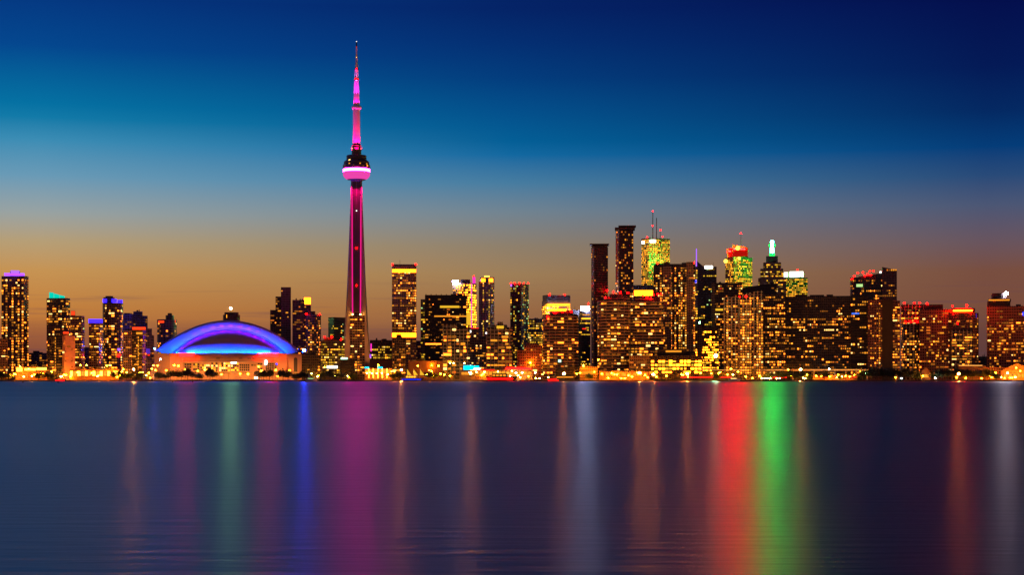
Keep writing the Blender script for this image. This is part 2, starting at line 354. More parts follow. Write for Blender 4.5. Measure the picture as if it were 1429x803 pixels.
bld(TWR, 'tall rounded tower with blue lit band and dark round cap', 'apartment tower', 2600, 'brown', [V(143, 172, 423, shape='cyl', d=34), V(144, 160, 415, 423, shape='cyl', off=6, d=20, win=None, mat='dark', name='crown'), V(147, 158, 413, 415, shape='cyl', off=9, d=12, win=None, mat='dark', name='roof_cap')],
    W('columns', .42, 'condo_hot', 3.6, 4, .8, .55), ems=[E('crown_light', 143.6, 149, 417.5, 422.5, 'blue_crown', 3, 1), E('crown_light', 156, 163, 417.5, 422.5, 'blue_crown', 1, 1), E('crown_light', 164, 171, 418.5, 423, 'blue_crown', 6, 1),
     E('wash_light', 160.5, 162.5, 456, 506, 'violet_wash', 1.5, .5), E('wash_light', 166, 168, 450, 500, 'violet_wash', 4, .5), E('sign', 164, 168, 486.5, 490, 'violet_hot', 1, 1), E('sign', 162, 168, 495, 498, 'red_neon', 1, 1)])
bld(TWR, 'dark purple glass tower behind, between the blue capped tower and the red banded tower', 'apartment tower', 2760, 'purple', [V(171, 187, 438.5), V(173, 182, 437, 438.5, off=5, d=10, win=None, name='roof_plant')], W('scatter', .12, 'dim'))
bld(TWR, 'dark stepped tower rising behind the red banded tower', 'apartment tower', 2760, 'dark', [V(186, 199, 435), V(199, 206, 441), ], W('scatter', .22, 'condo'))
bld('apartment_block', 'pale apartment block with even rows of lit windows, left of the red banded tower', 'apartment block', 2530, 'tan', [V(172, 186, 462)], W('scatter', .5, 'condo', 3.6, 4.2))
bld(TWR, 'dark tower with a red lit band and a vertical string of lights', 'apartment tower', 2480, 'dark', [V(184, 204, 461, xc=199, ang=.4), V(185, 203, 456, 461, off=2, d=16, win=None, name='crown')],
    W('scatter', .3, 'condo', 3.4, 4), ems=[E('crown_light', 184.6, 203.4, 456.8, 460.6, 'red_crown', -.4, .5), *[E('lit_stairwell', 192.4, 193.6, 470+k*4.2, 472.8+k*4.2, 'amber') for k in range(11)], E('lit_lobby', 190, 199, 464, 467, 'amber')])
bld(TWR, 'dim purple tower squeezed between the red banded tower and the dome', 'apartment tower', 2600, 'purple', [V(203, 212, 459), V(211, 215, 468, off=3)], W('scatter', .15, 'dim'), ems=[E('wash_light', 203.5, 209.5, 487, 494, 'violet_wash'), E('sign', 206, 209, 495, 497, 'red_glow')])
bld(TWR, 'round tower with a glowing red band under a dark cap, left of the dome', 'apartment tower', 3000, 'purple', [V(219, 247, 446, shape='cyl', d=34), V(231, 243, 440, 446, shape='cyl', off=8, d=16, win=None, mat='dark', name='crown'), V(234, 240, 437, 440, off=12, d=8, win=None, mat='dark', name='roof_cap')],
    W('scatter', .42, 'condo_hot', 3.8, 4.4), ems=[E('crown_light', 221, 237, 448, 451, 'red_crown', .4, 1), E('crown_light', 238, 245, 446.5, 450.5, 'red_crown', 5, 1)])
bld('apartment_block', 'small block with two lit windows and a bright rooftop lamp, peeking over the dome', 'apartment block', 3050, 'brown', [V(311, 335, 439.5, shape='cyl', d=26), V(313, 333, 436, 439.5, shape='cyl', off=3, d=20, win=None, mat='dark', name='crown')],
    None, ems=[E('window', 316, 319.5, 439.5, 444, 'gold_bright', 1.2, 1), E('window', 325.5, 329, 439.5, 444, 'gold_bright', 1.2, 1)], lamps=[(322, 432, 'lime_lamp', 1.8, 436)])
# --- between the dome and the tall tower
bld(TWR, 'three stepped tower with a purple gridded slab at its right', 'apartment tower', 2960, 'dark', [V(377, 386, 433), V(384.5, 393, 414, off=3), V(392, 406, 401, off=0, mat='purple', win=W('scatter', .05, 'dim'))], W('scatter', .34, 'condo', 3.6, 4.2))
bld(TWR, 'tower with a square gold lit lantern on its right shoulder', 'apartment tower', 2900, 'purple', [V(408, 425, 419), V(424, 434, 425.5, off=1)], W('scatter', .22, 'condo'), ems=[E('lit_lantern', 424.5, 433.5, 415.5, 424.5, 'gold_band', 3, 8)])
bld(TWR, 'dark tower with red roof lights right of the lantern topped tower', 'apartment tower', 2700, 'dark', [V(427, 448, 439, xc=441, ang=.4), V(431, 440, 434.5, 439, off=5, d=10, win=None, name='roof_plant')], W('columns', .36, 'condo'), red=[(427.5, 438), (446, 439)])
bld('apartment_block', 'low dark block on the waterfront at the right foot of the dome', 'apartment block', 2440, 'dark', [V(421, 447, 496), V(430, 441, 489, 496, off=6, d=14, win=None, name='roof_plant')], W('scatter', .14, 'condo', 3.8, 4.2))
bld('office_block', 'glassy low office with warm ribbon windows, left of the tall needle tower', 'office block', 2600, 'gold', [V(448, 481, 475), V(452, 462, 471.5, 475, d=10, off=6, win=None, name='roof_plant')], W('ribbon', .62, 'office', 2.6, 4.0), red=[(453, 470.5), (463, 471), (476, 474)],
    ems=[E('lit_lobby', 456, 471, 511, 514.5, 'white_sign_soft')])
bld(OFF, 'dark glass office with a chamfered roof behind the ribbon windowed office', 'office tower', 3000, 'black', [V(458, 487, 443, yt2=None, xc=466, ang=.7)], W('ribbon', .25, 'greenish'))
bld('apartment_block', 'small dark block with a pale green rooftop sign at the foot of the needle tower', 'apartment block', 2440, 'black', [V(475, 495, 502)], W('scatter', .13, 'condo'), ems=[E('sign', 475.5, 485, 499.4, 502, 'mint_sign', 1, .5)])
bld(TWR, 'brown apartment tower standing right in front of the needle tower', 'apartment tower', 2470, 'warm', [V(488, 509, 441), V(494.5, 502.5, 435.5, 441, off=5, d=10, win=None, name='roof_plant')], W('scatter', .30, 'condo_hot', 3.6, 3.9))
# --- right of the tall tower
bld('office_block', 'low dark office with gold lit upper floors right of the needle tower', 'office block', 2640, 'dark', [V(516, 549, 475, yb=503), V(516, 549, 503, off=-1, mat='plainbrown', win=None, name='podium')], W('ribbon', .5, 'office', 2.8, 4.2, y=(483, 502)),
    ems=[E('neon_sign', 517, 518.8, 480, 491, 'magenta'), E('neon_sign', 516.4, 517.6, 495, 500, 'violet_crown')])
bld(OFF, 'tall brown gridded tower with a gold lit band at its top and another low down', 'office tower', 2620, 'warm', [V(547, 581, 372, yb=472, mat='tan'), V(547, 581, 369, 372, off=1, d=22, win=None, mat='purple', name='crown'), V(547, 581, 472, off=0, mat='tan', win=W('scatter', .3, 'condo'))],
    W('ribbon', .46, 'condo_hot', 3.2, 3.9, run=2.0), red=[(547.5, 369), (580.5, 369)], ems=[E('crown_light', 547.5, 580.5, 376, 380.5, 'gold_band'), E('lit_floor', 547.3, 580.7, 465, 471, 'gold_band')])
bld(TWR, 'dark narrow block in front of the tall gold banded tower', 'apartment tower', 2450, 'dark', [V(547.5, 566, 471), V(553, 560, 467, 471, off=4, d=8, win=None, name='roof_plant')], W('scatter', .2, 'condo'))
bld('apartment_block', 'small dark block between the gold banded tower and the slim lit tower', 'apartment block', 2900, 'dark', [V(580, 588, 476)], W('scatter', .2, 'dim'))
bld(OFF, 'slim greenish tower at the left edge of the broad black office', 'office tower', 2760, 'green', [V(587, 596, 418)], W('scatter', .35, 'greenish'))
bld(OFF, 'broad black office slab with a ribbed parapet and rows of small lights', 'office tower', 2660, 'black', [V(593, 651, 412), *[V(594+i*7.1, 595+i*7.1, 410.6, 412, off=1, d=2, win=None, name='parapet_rib') for i in range(8)]], W('scatter', .2, 'condo', 3.0, 4.0, .6, .4), ems=[E('lit_floor', 614, 641, 427, 430, 'gold'), E('lit_floor', 606, 651, 440.8, 442.6, 'amber'), E('lit_floor', 593.5, 616, 479.5, 481.5, 'amber_bright')])
bld('warehouse', 'long low plain brown building behind the blue neon boat', 'warehouse', 2470, 'plainbrown', [V(570, 618, 504, d=40)], None, ems=[E('floodlight', 602, 603, 510, 510.8, 'sodium', -4, 1)])
bld(OFF, 'gold lit office tower with a white corner sign and a magenta neon edge', 'office tower', 2900, 'gold', [V(632, 665, 395, xc=657, ang=.35), V(643, 656, 390, 395, off=6, d=14, win=None, mat='dark', name='roof_plant')], W('ribbon', .8, 'gold_hot', 2.8, 4.2),
    ems=[E('sign', 631.5, 633.5, 391.5, 397, 'violet_white_sign', 3, .5), E('sign', 634.5, 639.5, 391.5, 397, 'violet_white_sign', 3, .5), E('neon_sign', 657.3, 658.7, 396, 460, 'magenta', -1, .5), E('neon_sign', 659.5, 663.5, 387, 396, 'magenta', -.2, .6), E('lit_floor', 650, 657, 436, 454, 'gold', -.4, .35)], red=[(661, 386)])
bld(OFF, 'slender tower with a gold lit crown and vertical piers', 'office tower', 2860, 'grey', [V(669.5, 690, 387, shape='cyl', d=24), V(668, 672, 393, off=2, d=16, mat='grey', win=None, name='side_fin')], W('columns', .35, 'office', 3, 4), ems=[E('crown_light', 671.5, 688, 389, 393.5, 'gold_band', .2, 2), E('crown_light', 676, 683, 385, 389, 'gold_crown', 3, 2)])
bld(TWR, 'grid framed condominium in front of the broad black office', 'apartment tower', 2470, 'teal', [V(618, 637, 453), V(636, 656, 459, off=1), V(637, 644, 451, 453, off=5, win=None, d=10, name='roof_plant')], W('scatter', .44, 'condo_hot', 5.6, 5.2, .8, .6))
bld(TWR, 'brown tower with a red lit roof edge between the two grid framed condominiums', 'apartment tower', 2600, 'warm', [V(654, 668, 459), V(655, 684, 473, off=-2)], W('scatter', .35, 'mixed'), ems=[E('sign', 653, 657.5, 461.5, 464.5, 'white_sign_soft', -.8, .5), E('crown_light', 657, 668, 457.8, 459, 'red_glow', 1, .5)])
bld(TWR, 'grid framed condominium with a stepped gold lit top', 'apartment tower', 2480, 'teal', [V(679, 715, 457), V(686, 708, 453.5, 457, off=2, win=None), V(694, 702, 449.5, 453.5, off=5, d=10, win=None, name='roof_lantern')], W('scatter', .46, 'condo_hot', 5.6, 5.2, .8, .6), ems=[E('crown_light', 693, 703, 455, 459, 'gold'), E('lamp', 677.6, 679.4, 464, 466.4, 'white_sign_soft', -1, .6)])
bld(OFF, 'black tower edged in red light along its roof', 'office tower', 2800, 'black', [V(712, 738, 396, xc=727, ang=.5)], W('columns', .24, 'greenish', 3.0, 3.8), red=[(713, 396), (718, 395.5), (725, 395.5), (731, 395.5), (737, 395.5)], ems=[E('corner_sign', 712.5, 714.5, 397, 400, 'violet_hot', 3, 1)])
bld('office_block', 'office with gold ribbon windows left of the black topped office', 'office block', 2860, 'dark', [V(737, 757, 445)], W('ribbon', .7, 'office', 2.8, 4.0))
bld('brick_building', 'low stepped brick block with a rounded gable, left of the striped round condominium', 'building', 2500, 'brick', [V(722, 732, 489), V(731, 756, 483, off=2), V(734, 752, 479, 483, shape='cyl', off=4, d=16, win=None)], W('scatter', .2, 'red'), ems=[E('floodlight', 739, 741, 506.5, 507.5, 'sodium', -3, 1)])
bld(OFF, 'gold glass office with a plain black top', 'office tower', 2900, 'gold', [V(756, 796, 420, xc=763, ang=.4), V(757, 796, 412, 420, off=-.3, mat='black', win=None, name='mechanical_floor', xc=763, ang=.4)], W('ribbon', .6, 'gold_hot'), red=[(767, 411.5), (788, 411.5)], ems=[E('lit_floor', 763.5, 795.5, 424, 427.5, 'gold_bright'), E('lit_floor', 763.5, 790, 431.5, 434.5, 'gold_band')])
bld(TWR, 'round striped condominium with red roof lights, wider than its neighbours', 'apartment tower', 2480, 'stripe', [V(757, 808, 439, shape='cyl', d=44), V(767, 800, 434.5, 439, shape='cyl', off=6, d=28, win=None, mat='dark', name='crown')], W('scatter', .28, 'condo_hot', 3.6, 4.4, .8, .5), red=[(764, 443), (773, 436.5), (776, 436), (785, 435), (797, 435.5)], ems=[E('wash_light', 757.6, 759, 455, 502, 'violet_wash', 16, 1), E('sign', 779, 783, 502.5, 506, 'mint_sign', -.3, 1)])
bld('office_block', 'plain dark block behind the right side of the striped round condominium', 'office block', 2900, 'dark', [V(796, 809, 433)], W('scatter', .15, 'dim'))
bld(OFF, 'narrow dark office under a brilliant white rooftop sign', 'office tower', 2820, 'black', [V(808, 824, 434, xc=812, ang=.5)], W('ribbon', .18, 'office'), ems=[E('sign', 811, 822.5, 428, 433.5, 'lavender_sign', 1, .6), E('lit_floor', 813, 823, 439, 440.5, 'amber'), E('lit_floor', 812, 824, 444, 446, 'gold_bright'), E('lit_floor', 812.5, 818, 458.5, 460, 'red_glow')], red=[(821, 424)])
bld(TWR, 'slender dark tower under a thin overhanging disc roof', 'apartment tower', 2680, 'redcopper', [V(825, 848.5, 345, xc=829, ang=.4), V(826, 848, 342.5, 345, off=3, d=18, win=None, name='crown'), V(823, 850, 340.4, 341.6, off=-4, d=36, win=None, mat='plainbrown', name='disc_roof')], W('columns', .12, 'dim', 3.2, 4.2), red=[(847, 406)])
bld(TWR, 'tallest slender dark red tower under a flared flat roof', 'apartment tower', 2760, 'redcopper', [V(859, 884, 320, xc=864, ang=.45), V(858, 886, 317.5, 320, off=-2, d=34, win=None, mat='plainbrown', name='flared_roof'), V(863, 887.5, 315, 316, off=-4, d=36, win=None, mat='plainbrown', name='disc_roof')], W('columns', .16, 'red', 3.2, 4.2), ems=[E('lit_edge', 860, 861.5, 333, 390, 'red_dim', 3, 1)])
bld(OFF, 'pale gold bank tower crowned by three thin masts', 'office tower', 3500, 'dark', [V(895, 935, 332, xc=905, ang=.6, d=44)], W('ribbon', .95, 'gold', 3.0, 4.2), red=[(903, 331), (925, 330.5), (911, 315), (921.5, 321), (911, 295)],
    ems=[E('sign', 907, 915, 335, 338.5, 'white_sign', -1, .6), E('sign', 895.8, 899, 336.5, 340, 'white_sign', 4, 1), E('mast', 910.4, 911.6, 294, 332, 'DARK', 14, 2), E('mast', 915.6, 916.8, 303, 332, 'DARK', 18, 2), E('mast', 921, 921.7, 316, 332, 'DARK', 14, 1.2)])
bld(OFF, 'office with a blazing gold top floor under a black mechanical band, behind the striped condominiums', 'office tower', 2900, 'black', [V(884, 914, 398, d=24)], W('scatter', .2, 'office'), ems=[E('lit_floor', 885, 911, 405.5, 413, 'gold_band')])
bld(TWR, 'broad striped condominium with three red roof lights', 'apartment tower', 2470, 'stripe', [V(833, 880, 420, shape='cyl', d=44), V(842, 876, 413.5, 420, shape='cyl', off=5, d=30, win=None, name='crown'), V(850, 870, 410, 413.5, shape='cyl', off=9, d=20, win=None, mat='dark', name='roof_cap')], W('scatter', .40, 'condo_hot', 3.4, 4.4, .8, .5), red=[(845, 415.5), (856, 408), (866, 408.5), (876, 409)], ems=[E('wash_light', 833.6, 835, 452, 508, 'violet_wash', 16, 1)])
bld(TWR, 'condominium with a row of red lights on its roof, left of the dark slab tower', 'apartment tower', 2490, 'stripe', [V(880, 926, 421), V(886, 912, 415.5, 421, off=4, d=18, win=None, name='roof_plant')], W('scatter', .46, 'condo_hot', 3.4, 4.4, .8, .5), red=[(897, 412.5), (903, 415), (908, 417), (912, 412), (918, 411), (923, 411)])
bld(TWR, 'big dark apartment slab with dense warm windows and two tan piers', 'apartment tower', 2570, 'dark', [V(912, 970, 368.5), V(925, 937, 372, off=-2, d=4, mat='tan', win=W('scatter', .3, 'condo')), V(958, 968, 366, off=-2, d=6, mat='tan', win=W('scatter', .1, 'dim'), name='pier')], W('columns', .52, 'condo_hot', 3.4, 3.8), red=[(918, 367), (968, 367)])
bld(OFF, 'dark office with a sloping shoulder and white rooftop sign, beside a thin lit spire', 'office tower', 2900, 'dark', [V(972, 984, 364, yt2=374, win=W('ribbon', .2, 'office')), V(983, 1000, 372.5, off=0), ], W('ribbon', .26, 'greenish'), ems=[E('sign', 983.5, 994.5, 371.4, 375, 'white_sign', -.8, .5)])
bld('spire_tower', 'slim white fin tower with a lilac lit spire', 'tower', 2830, 'grey', [V(968.5, 973.5, 372, d=14)], W('scatter', .5, 'gold', 3.2, 4), ems=[E('mast', 971.2, 972.6, 347, 376, 'violet_hot', 4, 1.4), E('lamp', 968.5, 972, 391, 395, 'blue_neon', -1, .8)])
bld('office_block', 'square office lit gold in large bays, standing on the quay', 'office block', 2440, 'dark', [V(908, 979, 497, d=50), V(917, 958, 487, 497, off=12, d=20, win=None, mat='black', name='roof_plant'), V(950, 971, 490, 497, off=14, d=16, win=None, mat='black', name='roof_plant')], W('grid', .84, 'gold_hot', 5.0, 5.2, .82, .55), ems=[E('lit_floor', 929, 951, 489.5, 492, 'amber')])
bld('office_block', 'plain tan low block with strings of lights left of the gold bayed office', 'office block', 2450, 'tan', [V(878, 907, 497)], W('scatter', .4, 'condo'), )
bld('office_block', 'yellow lit office with a tan stair pier behind the gold bayed office', 'office block', 2640, 'gold', [V(968, 1003, 457), V(973, 980, 453, off=-2, d=6, mat='tan', win=None, name='stair_pier')], W('ribbon', .6, 'gold_hot', 3, 4), ems=[E('lamp', 975.5, 977, 449.5, 451.5, 'green_lamp', 0, 1)])
# --- the bank district
bld(OFF, 'tower with a tan windowless fin on its left edge and gold ribbons below', 'office tower', 2640, 'dark', [V(997, 1036, 395), V(993, 998, 395, off=-1, d=20, mat='tan', win=None, name='fin')], W('ribbon', .46, 'mixed', 3, 4), red=[(1013, 400), (1023, 399), (1015, 406)], ems=[E('lit_floor', 998.5, 1009, 431, 434, 'gold')])
bld(OFF, 'green lit bank tower with a big red crown and a yellow emblem', 'office tower', 3440, 'green', [V(1012, 1050, 359, xc=1024, ang=.6, d=44, mat='redcopper'), V(1022, 1044, 341, 359, off=10, d=30, mat='brick', win=None, name='red_crown', yt2=345), V(1014.5, 1022, 346, 360, off=16, d=14, mat='brick', win=None, name='red_crown')],
    W('ribbon', .85, 'gold', 3.4, 4.2), red=[(1034, 326)], ems=[E('mast', 1033.7, 1034.3, 326, 345, 'DARK', 22, 1), E('crown_panel', 1023, 1043.6, 345.4, 357.5, 'red_sign', 9.4, .5), E('emblem', 1027.2, 1032, 343, 349, 'gold_crown', 8.6, .8), E('emblem', 1029, 1034, 358.5, 362.5, 'gold_crown', 3, 1), E('emblem', 1011, 1014.5, 361.5, 367, 'gold_crown', 6, 1),
    E('sign_letter', 1023.6, 1026.6, 346, 348.4, 'red_letter', 8.6, .6), E('sign_letter', 1033.2, 1036.4, 346, 348.4, 'red_letter', 8.6, .6), E('sign_letter', 1037.4, 1040, 346.4, 348.6, 'red_letter', 8.6, .6), E('sign_letter', 1016, 1020, 349, 351, 'red_letter', 15.2, .6)])
bld(OFF, 'stepped stone tower crowned by a blazing green and white beacon', 'office tower', 3360, 'tan', [V(1058, 1097, 388, d=50), V(1061, 1093, 375, 388, off=4, d=40), V(1065, 1090, 366, 375, off=8, d=32), V(1069, 1085.5, 357, 366, off=12, d=24, win=None, mat='plaingreen', name='crown')], W('scatter', .42, 'office', 3.4, 4.2),
    ems=[E('beacon', 1075, 1080, 343, 357, 'green_beacon', 20, 7), E('beacon', 1072.4, 1082.6, 338.8, 343.6, 'green_halo', 16.5, 14), E('beacon', 1075.6, 1079.4, 338.4, 343, 'green_beacon', 14, 5), E('beacon', 1073.4, 1081.6, 352, 357, 'green_halo', 17, 11), E('beacon', 1075.4, 1079.6, 334.6, 338, 'green_beacon', 21, 6)])  # wide green pieces are an added halo imitating the beacon's glow
bld(OFF, 'yellow green office tower with a brilliant white lit crown, right of the green beacon', 'office tower', 3480, 'black', [V(1093, 1127, 388, d=36), V(1101, 1122, 379, 388, off=5, d=24, mat='grey', win=None, name='crown'), V(1093.5, 1100, 380, 388, off=6, d=16, mat='grey', win=None, name='crown')], W('ribbon', .95, 'gold', 3, 4.2), red=[(1113, 377)],
    ems=[E('crown_light', 1102, 1121, 379, 387, 'white_crown', 4.3, .5), E('crown_light', 1094, 1099.6, 380, 386.5, 'white_crown', 5.3, .5)])
bld(TWR, 'apartment tower with pale vertical fins and a sloping dark roof', 'apartment tower', 2470, 'fins', [V(1010, 1036, 415), V(1036, 1065, 411, off=1, yt2=405)], W('columns', .5, 'condo_hot', 3.4, 3.9), red=[(1032, 415), (1041, 414)])
bld('office_block', 'plain black block with two red lights, rising behind the finned apartment tower', 'office block', 2720, 'black', [V(1036, 1064, 402, yt2=397.5, win=None), V(1064, 1084, 397)], W('scatter', .05, 'dim'), red=[(1060, 407), (1077, 405.5)])
bld(OFF, 'dark office with wide gold ribbon windows right of the finned apartment tower', 'office tower', 2500, 'dark', [V(1065, 1096, 411)], W('ribbon', .40, 'condo_hot', 3.2, 4.0, run=3))
bld(TWR, 'very wide dark apartment slab with scattered warm windows', 'apartment slab', 2520, 'dark', [V(1095, 1187, 413.5, d=26), V(1130, 1150, 411.5, 413.5, off=6, d=10, win=None, name='roof_plant')], W('ribbon', .21, 'red', 3.2, 4.0, run=1.8))
bld(OFF, 'narrow black office with a few bright gold ribbons beside the wide dark slab', 'office tower', 2500, 'black', [V(1187, 1212, 413)], W('ribbon', .22, 'condo_hot', 3.2, 4.2, run=2.4), ems=[E('sign', 1188.5, 1199, 437, 439, 'blue_room')])
bld(TWR, 'curved tower with a crown of red lights and a raked blade at its right side', 'apartment tower', 2760, 'dark', [V(1186, 1206, 387, shape='cyl', d=26), V(1198, 1232, 386, yt2=381, off=2), V(1231, 1251.5, 373, yt2=377.5, off=-1, mat='redcopper', name='blade')], W('ribbon', .3, 'condo', 3.2, 4.2), red=[(1189, 389), (1192, 385), (1197, 381), (1204, 380), (1207, 385), (1211, 383), (1214, 378.5), (1219, 378), (1215, 384), (1237, 381)], ems=[E('lit_floor', 1195, 1204, 396.5, 400.5, 'green_room', -1, .5), E('lamp', 1227.5, 1230, 379, 381.5, 'white_sign_soft', 0, 1)])
bld(TWR, 'dark tower with a blank wall strip and one window column at its right edge', 'apartment tower', 2450, 'redcopper', [V(1211, 1232, 418, off=2), V(1231, 1246, 418.5, off=0, mat='plainblack', win=None), V(1245, 1256, 420, off=2, win=W('scatter', .6, 'condo_hot'))], W('columns', .46, 'red', 3.0, 3.6, .6, .5))
bld(TWR, 'apartment tower with pale lit frames and a rounded front, red lights on two levels', 'apartment tower', 2520, 'fins', [V(1257, 1291, 425, off=10, d=24), V(1258, 1284, 452, shape='cyl', off=-8, d=34)], W('scatter', .5, 'condo_hot', 3.4, 3.9), red=[(1262, 423), (1276, 423), (1283, 423), (1264, 450), (1270, 449.5), (1275, 449), (1280, 449.5)])
bld('hotel', 'broad reddish brick building with a flat dark roof box, left of the round topped tower', 'hotel', 2500, 'brick', [V(1283, 1330, 432), V(1289, 1316, 425, 432, off=6, d=14, win=None, mat='black', name='roof_plant')], W('scatter', .34, 'red', 3.4, 4.2), red=[(1294, 424)])
bld(TWR, 'round topped tower ringed by a gold light band, with a pale framed front', 'apartment tower', 2480, 'redcopper', [V(1322, 1366, 437, shape='cyl', d=44), V(1327, 1361, 430, 437, shape='cyl', off=5, d=32, win=None, name='crown'), V(1328, 1357, 461, off=-4, d=18, mat='fins', win=W('scatter', .6, 'condo_hot', 3.6, 4))], W('scatter', .32, 'red', 3.4, 4), red=[(1329, 427.5), (1349, 426.5), (1336, 451.5)], ems=[E('crown_light', 1330, 1357, 433, 434.8, 'amber_band', 0, 1), E('wash_light', 1358, 1363, 438, 444, 'violet_wash', 7, 1)])
bld('apartment_block', 'small dark block in the gap left of the red brick hotel', 'apartment block', 2800, 'dark', [V(1365, 1378, 498)], W('scatter', .1, 'dim'))
bld('hotel', 'red brick hotel with a dark rotunda and a brilliant white roof lamp', 'hotel', 2480, 'brick', [V(1377, 1438, 427.5, d=34), V(1377.5, 1410, 421, 427.5, off=2, d=24, win=None, mat='black', name='rotunda'), V(1378, 1411, 417, 421, shape='cyl', off=1, d=26, win=None, mat='brick', name='rotunda'), V(1383, 1404, 409, 417, shape='cyl', off=5, d=18, win=None, mat='black', name='rotunda_cap')],
    W('scatter', .42, 'red', 3.6, 4.3, .75, .5), ems=[E('crown_light', 1379.5, 1409, 418, 419.8, 'amber', .2, 1), E('sign', 1427, 1433, 436, 441, 'blue_neon', -1, .6)], lamps=[(1404, 412, 'white_lamp', 2.6, 417)])
# --- low waterfront buildings
bld('pavilion', 'glazed pavilion with bright lit columns and a teal roof edge by the needle tower', 'pavilion', 2400, 'plainbrown', [V(509, 547, 514.5, d=20)], None, ems=[E('roof_light', 509, 515, 512.5, 514.5, 'cyan_sign', -.5, .5), E('roof_light', 527, 534, 512.5, 514.5, 'cyan_sign', -.5, .5), *[E('lit_bay', 509.5+i*6.3, 513.5+i*6.3, 516.5, 521, 'arcade_lit') for i in range(6)], *[E('column', 514.2+i*6.3, 515.2+i*6.3, 515, 528, 'sodium_soft', -1.2, .8) for i in range(5)]])
bld('ferry_terminal', 'long low ferry terminal with a red neon roof line', 'terminal', 2395, 'plainbrown', [V(663, 743, 516.5, d=22)], None, ems=[E('neon_sign', 664, 690, 516, 517.6, 'red_glow'), E('neon_sign', 706, 741, 513.6, 516.6, 'red_neon', .4, .5), *[E('lit_bay', 664+i*6, 669+i*6, 519, 523.5, 'arcade_lit' if i % 3 else 'amber') for i in range(13)], E('sign', 691, 696, 522, 524, 'lime_sign', -1.2, .5)])
bld('boathouse', 'low boathouse under a large cyan lit sign', 'boathouse', 2390, 'plainbrown', [V(642, 664, 518, d=16)], None, ems=[E('sign', 647, 660, 510.5, 516.6, 'cyan_sign', 2, .6), E('sign', 660.6, 668.5, 511, 514.4, 'cyan_sign', 2, .6), E('sign', 661, 670, 514.6, 516, 'white_sign', 2, .6), E('lit_bay', 644, 662, 520, 523.5, 'amber')])
bld('market_hall', 'long low hall with amber lit arcade left of the blue banded towers', 'hall', 2395, 'plainbrown', [V(97, 166, 515.5, d=24)], None, ems=[E('lit_bay', 98+i*5.2, 101.6+i*5.2, 518.5, 525, 'arcade_lit' if i % 2 else 'sodium_soft') for i in range(13)])
bld('garden_pavilion', 'bright yellow lit low pavilion at the left end of the quay', 'pavilion', 2400, 'plainbrown', [V(22, 66, 512.5, d=18)], None, ems=[E('lit_bay', 23, 31, 513.5, 519, 'gold_crown'), E('lit_bay', 34, 50, 514.5, 517.5, 'gold_crown'), E('lit_bay', 51, 65, 513.5, 517, 'gold_crown')])
bld('shed', 'plain low shed with warm lit openings left of the gold bayed office', 'shed', 2400, 'plainbrown', [V(836, 907, 518.5, d=18)], None, ems=[E('lit_bay', 838+i*7.6, 842.5+i*7.6, 521, 525, 'arcade_lit' if i % 3 else 'amber') for i in range(9)])
bld('shed', 'orange lit low shed under the disc roofed slender tower', 'shed', 2420, 'tan', [V(809, 834, 512, d=18)], None, ems=[E('floodlight', 814, 815, 511.5, 512.3, 'sodium', -6, 1), E('floodlight', 829, 830, 519, 520, 'sodium', -8, 1), E('lit_bay', 812, 830, 519.5, 522, 'amber')])
bld('gabled_house', 'small gabled house lit orange under the pale framed tower', 'house', 2410, 'orange', [V(1285, 1299, 512, d=14, shape='gable')], None, ems=[E('lit_bay', 1289, 1296, 523, 527, 'arcade_lit', -.6, .4)])
bld('gabled_warehouse', 'gabled warehouse glowing orange under floodlights at the right end of the quay', 'warehouse', 2410, 'orange', [V(1397, 1442, 507, d=30, shape='gable')], None, ems=[*[E('lit_bay', 1401+i*6.4, 1405.5+i*6.4, 522.5, 527, 'arcade_lit', -.6, .4) for i in range(6)], E('floodlight', 1416, 1418, 526.4, 527.4, 'flood', -14, 1)])
bld('terrace_building', 'long low dark terrace with a line of warm lights below the round topped tower', 'terrace', 2430, 'plainbrown', [V(1336, 1376, 511, d=16), V(1372, 1404, 513, d=14, mat='brick', win=None)], None, ems=[E('light_strip', 1338, 1371, 509.8, 511.2, 'line_light', -.5, .4)])
bld('shed', 'low dark shed on the quay under the striped round condominium', 'shed', 2400, 'black', [V(775, 803, 513, d=18)], None, ems=[E('lit_bay', 777, 800, 526, 527.6, 'amber', -.6, .4)])
bld('market_hall', 'dark low hall with a red lit fascia at the foot of the finned apartment tower', 'hall', 2400, 'black', [V(975, 1022, 520, d=18)], None, ems=[E('neon_sign', 950, 1021, 526, 528, 'red_glow', -1, .5), E('light_strip', 977, 1040, 516.4, 517.2, 'line_light', 2, .5)])
bld('shed', 'low amber lit shed in front of the wide dark slab', 'shed', 2390, 'plainbrown', [V(1134, 1196, 524, d=14)], None, ems=[E('lit_bay', 1135, 1195, 526, 527.4, 'red_crown', -.5, .4)])
bld('shed', 'little dark shed with a red lit front left of the wide dark slab', 'shed', 2390, 'black', [V(1078, 1100, 525, d=12)], None, ems=[E('lit_bay', 1079, 1098, 526.4, 528, 'red_glow', -.5, .4)])

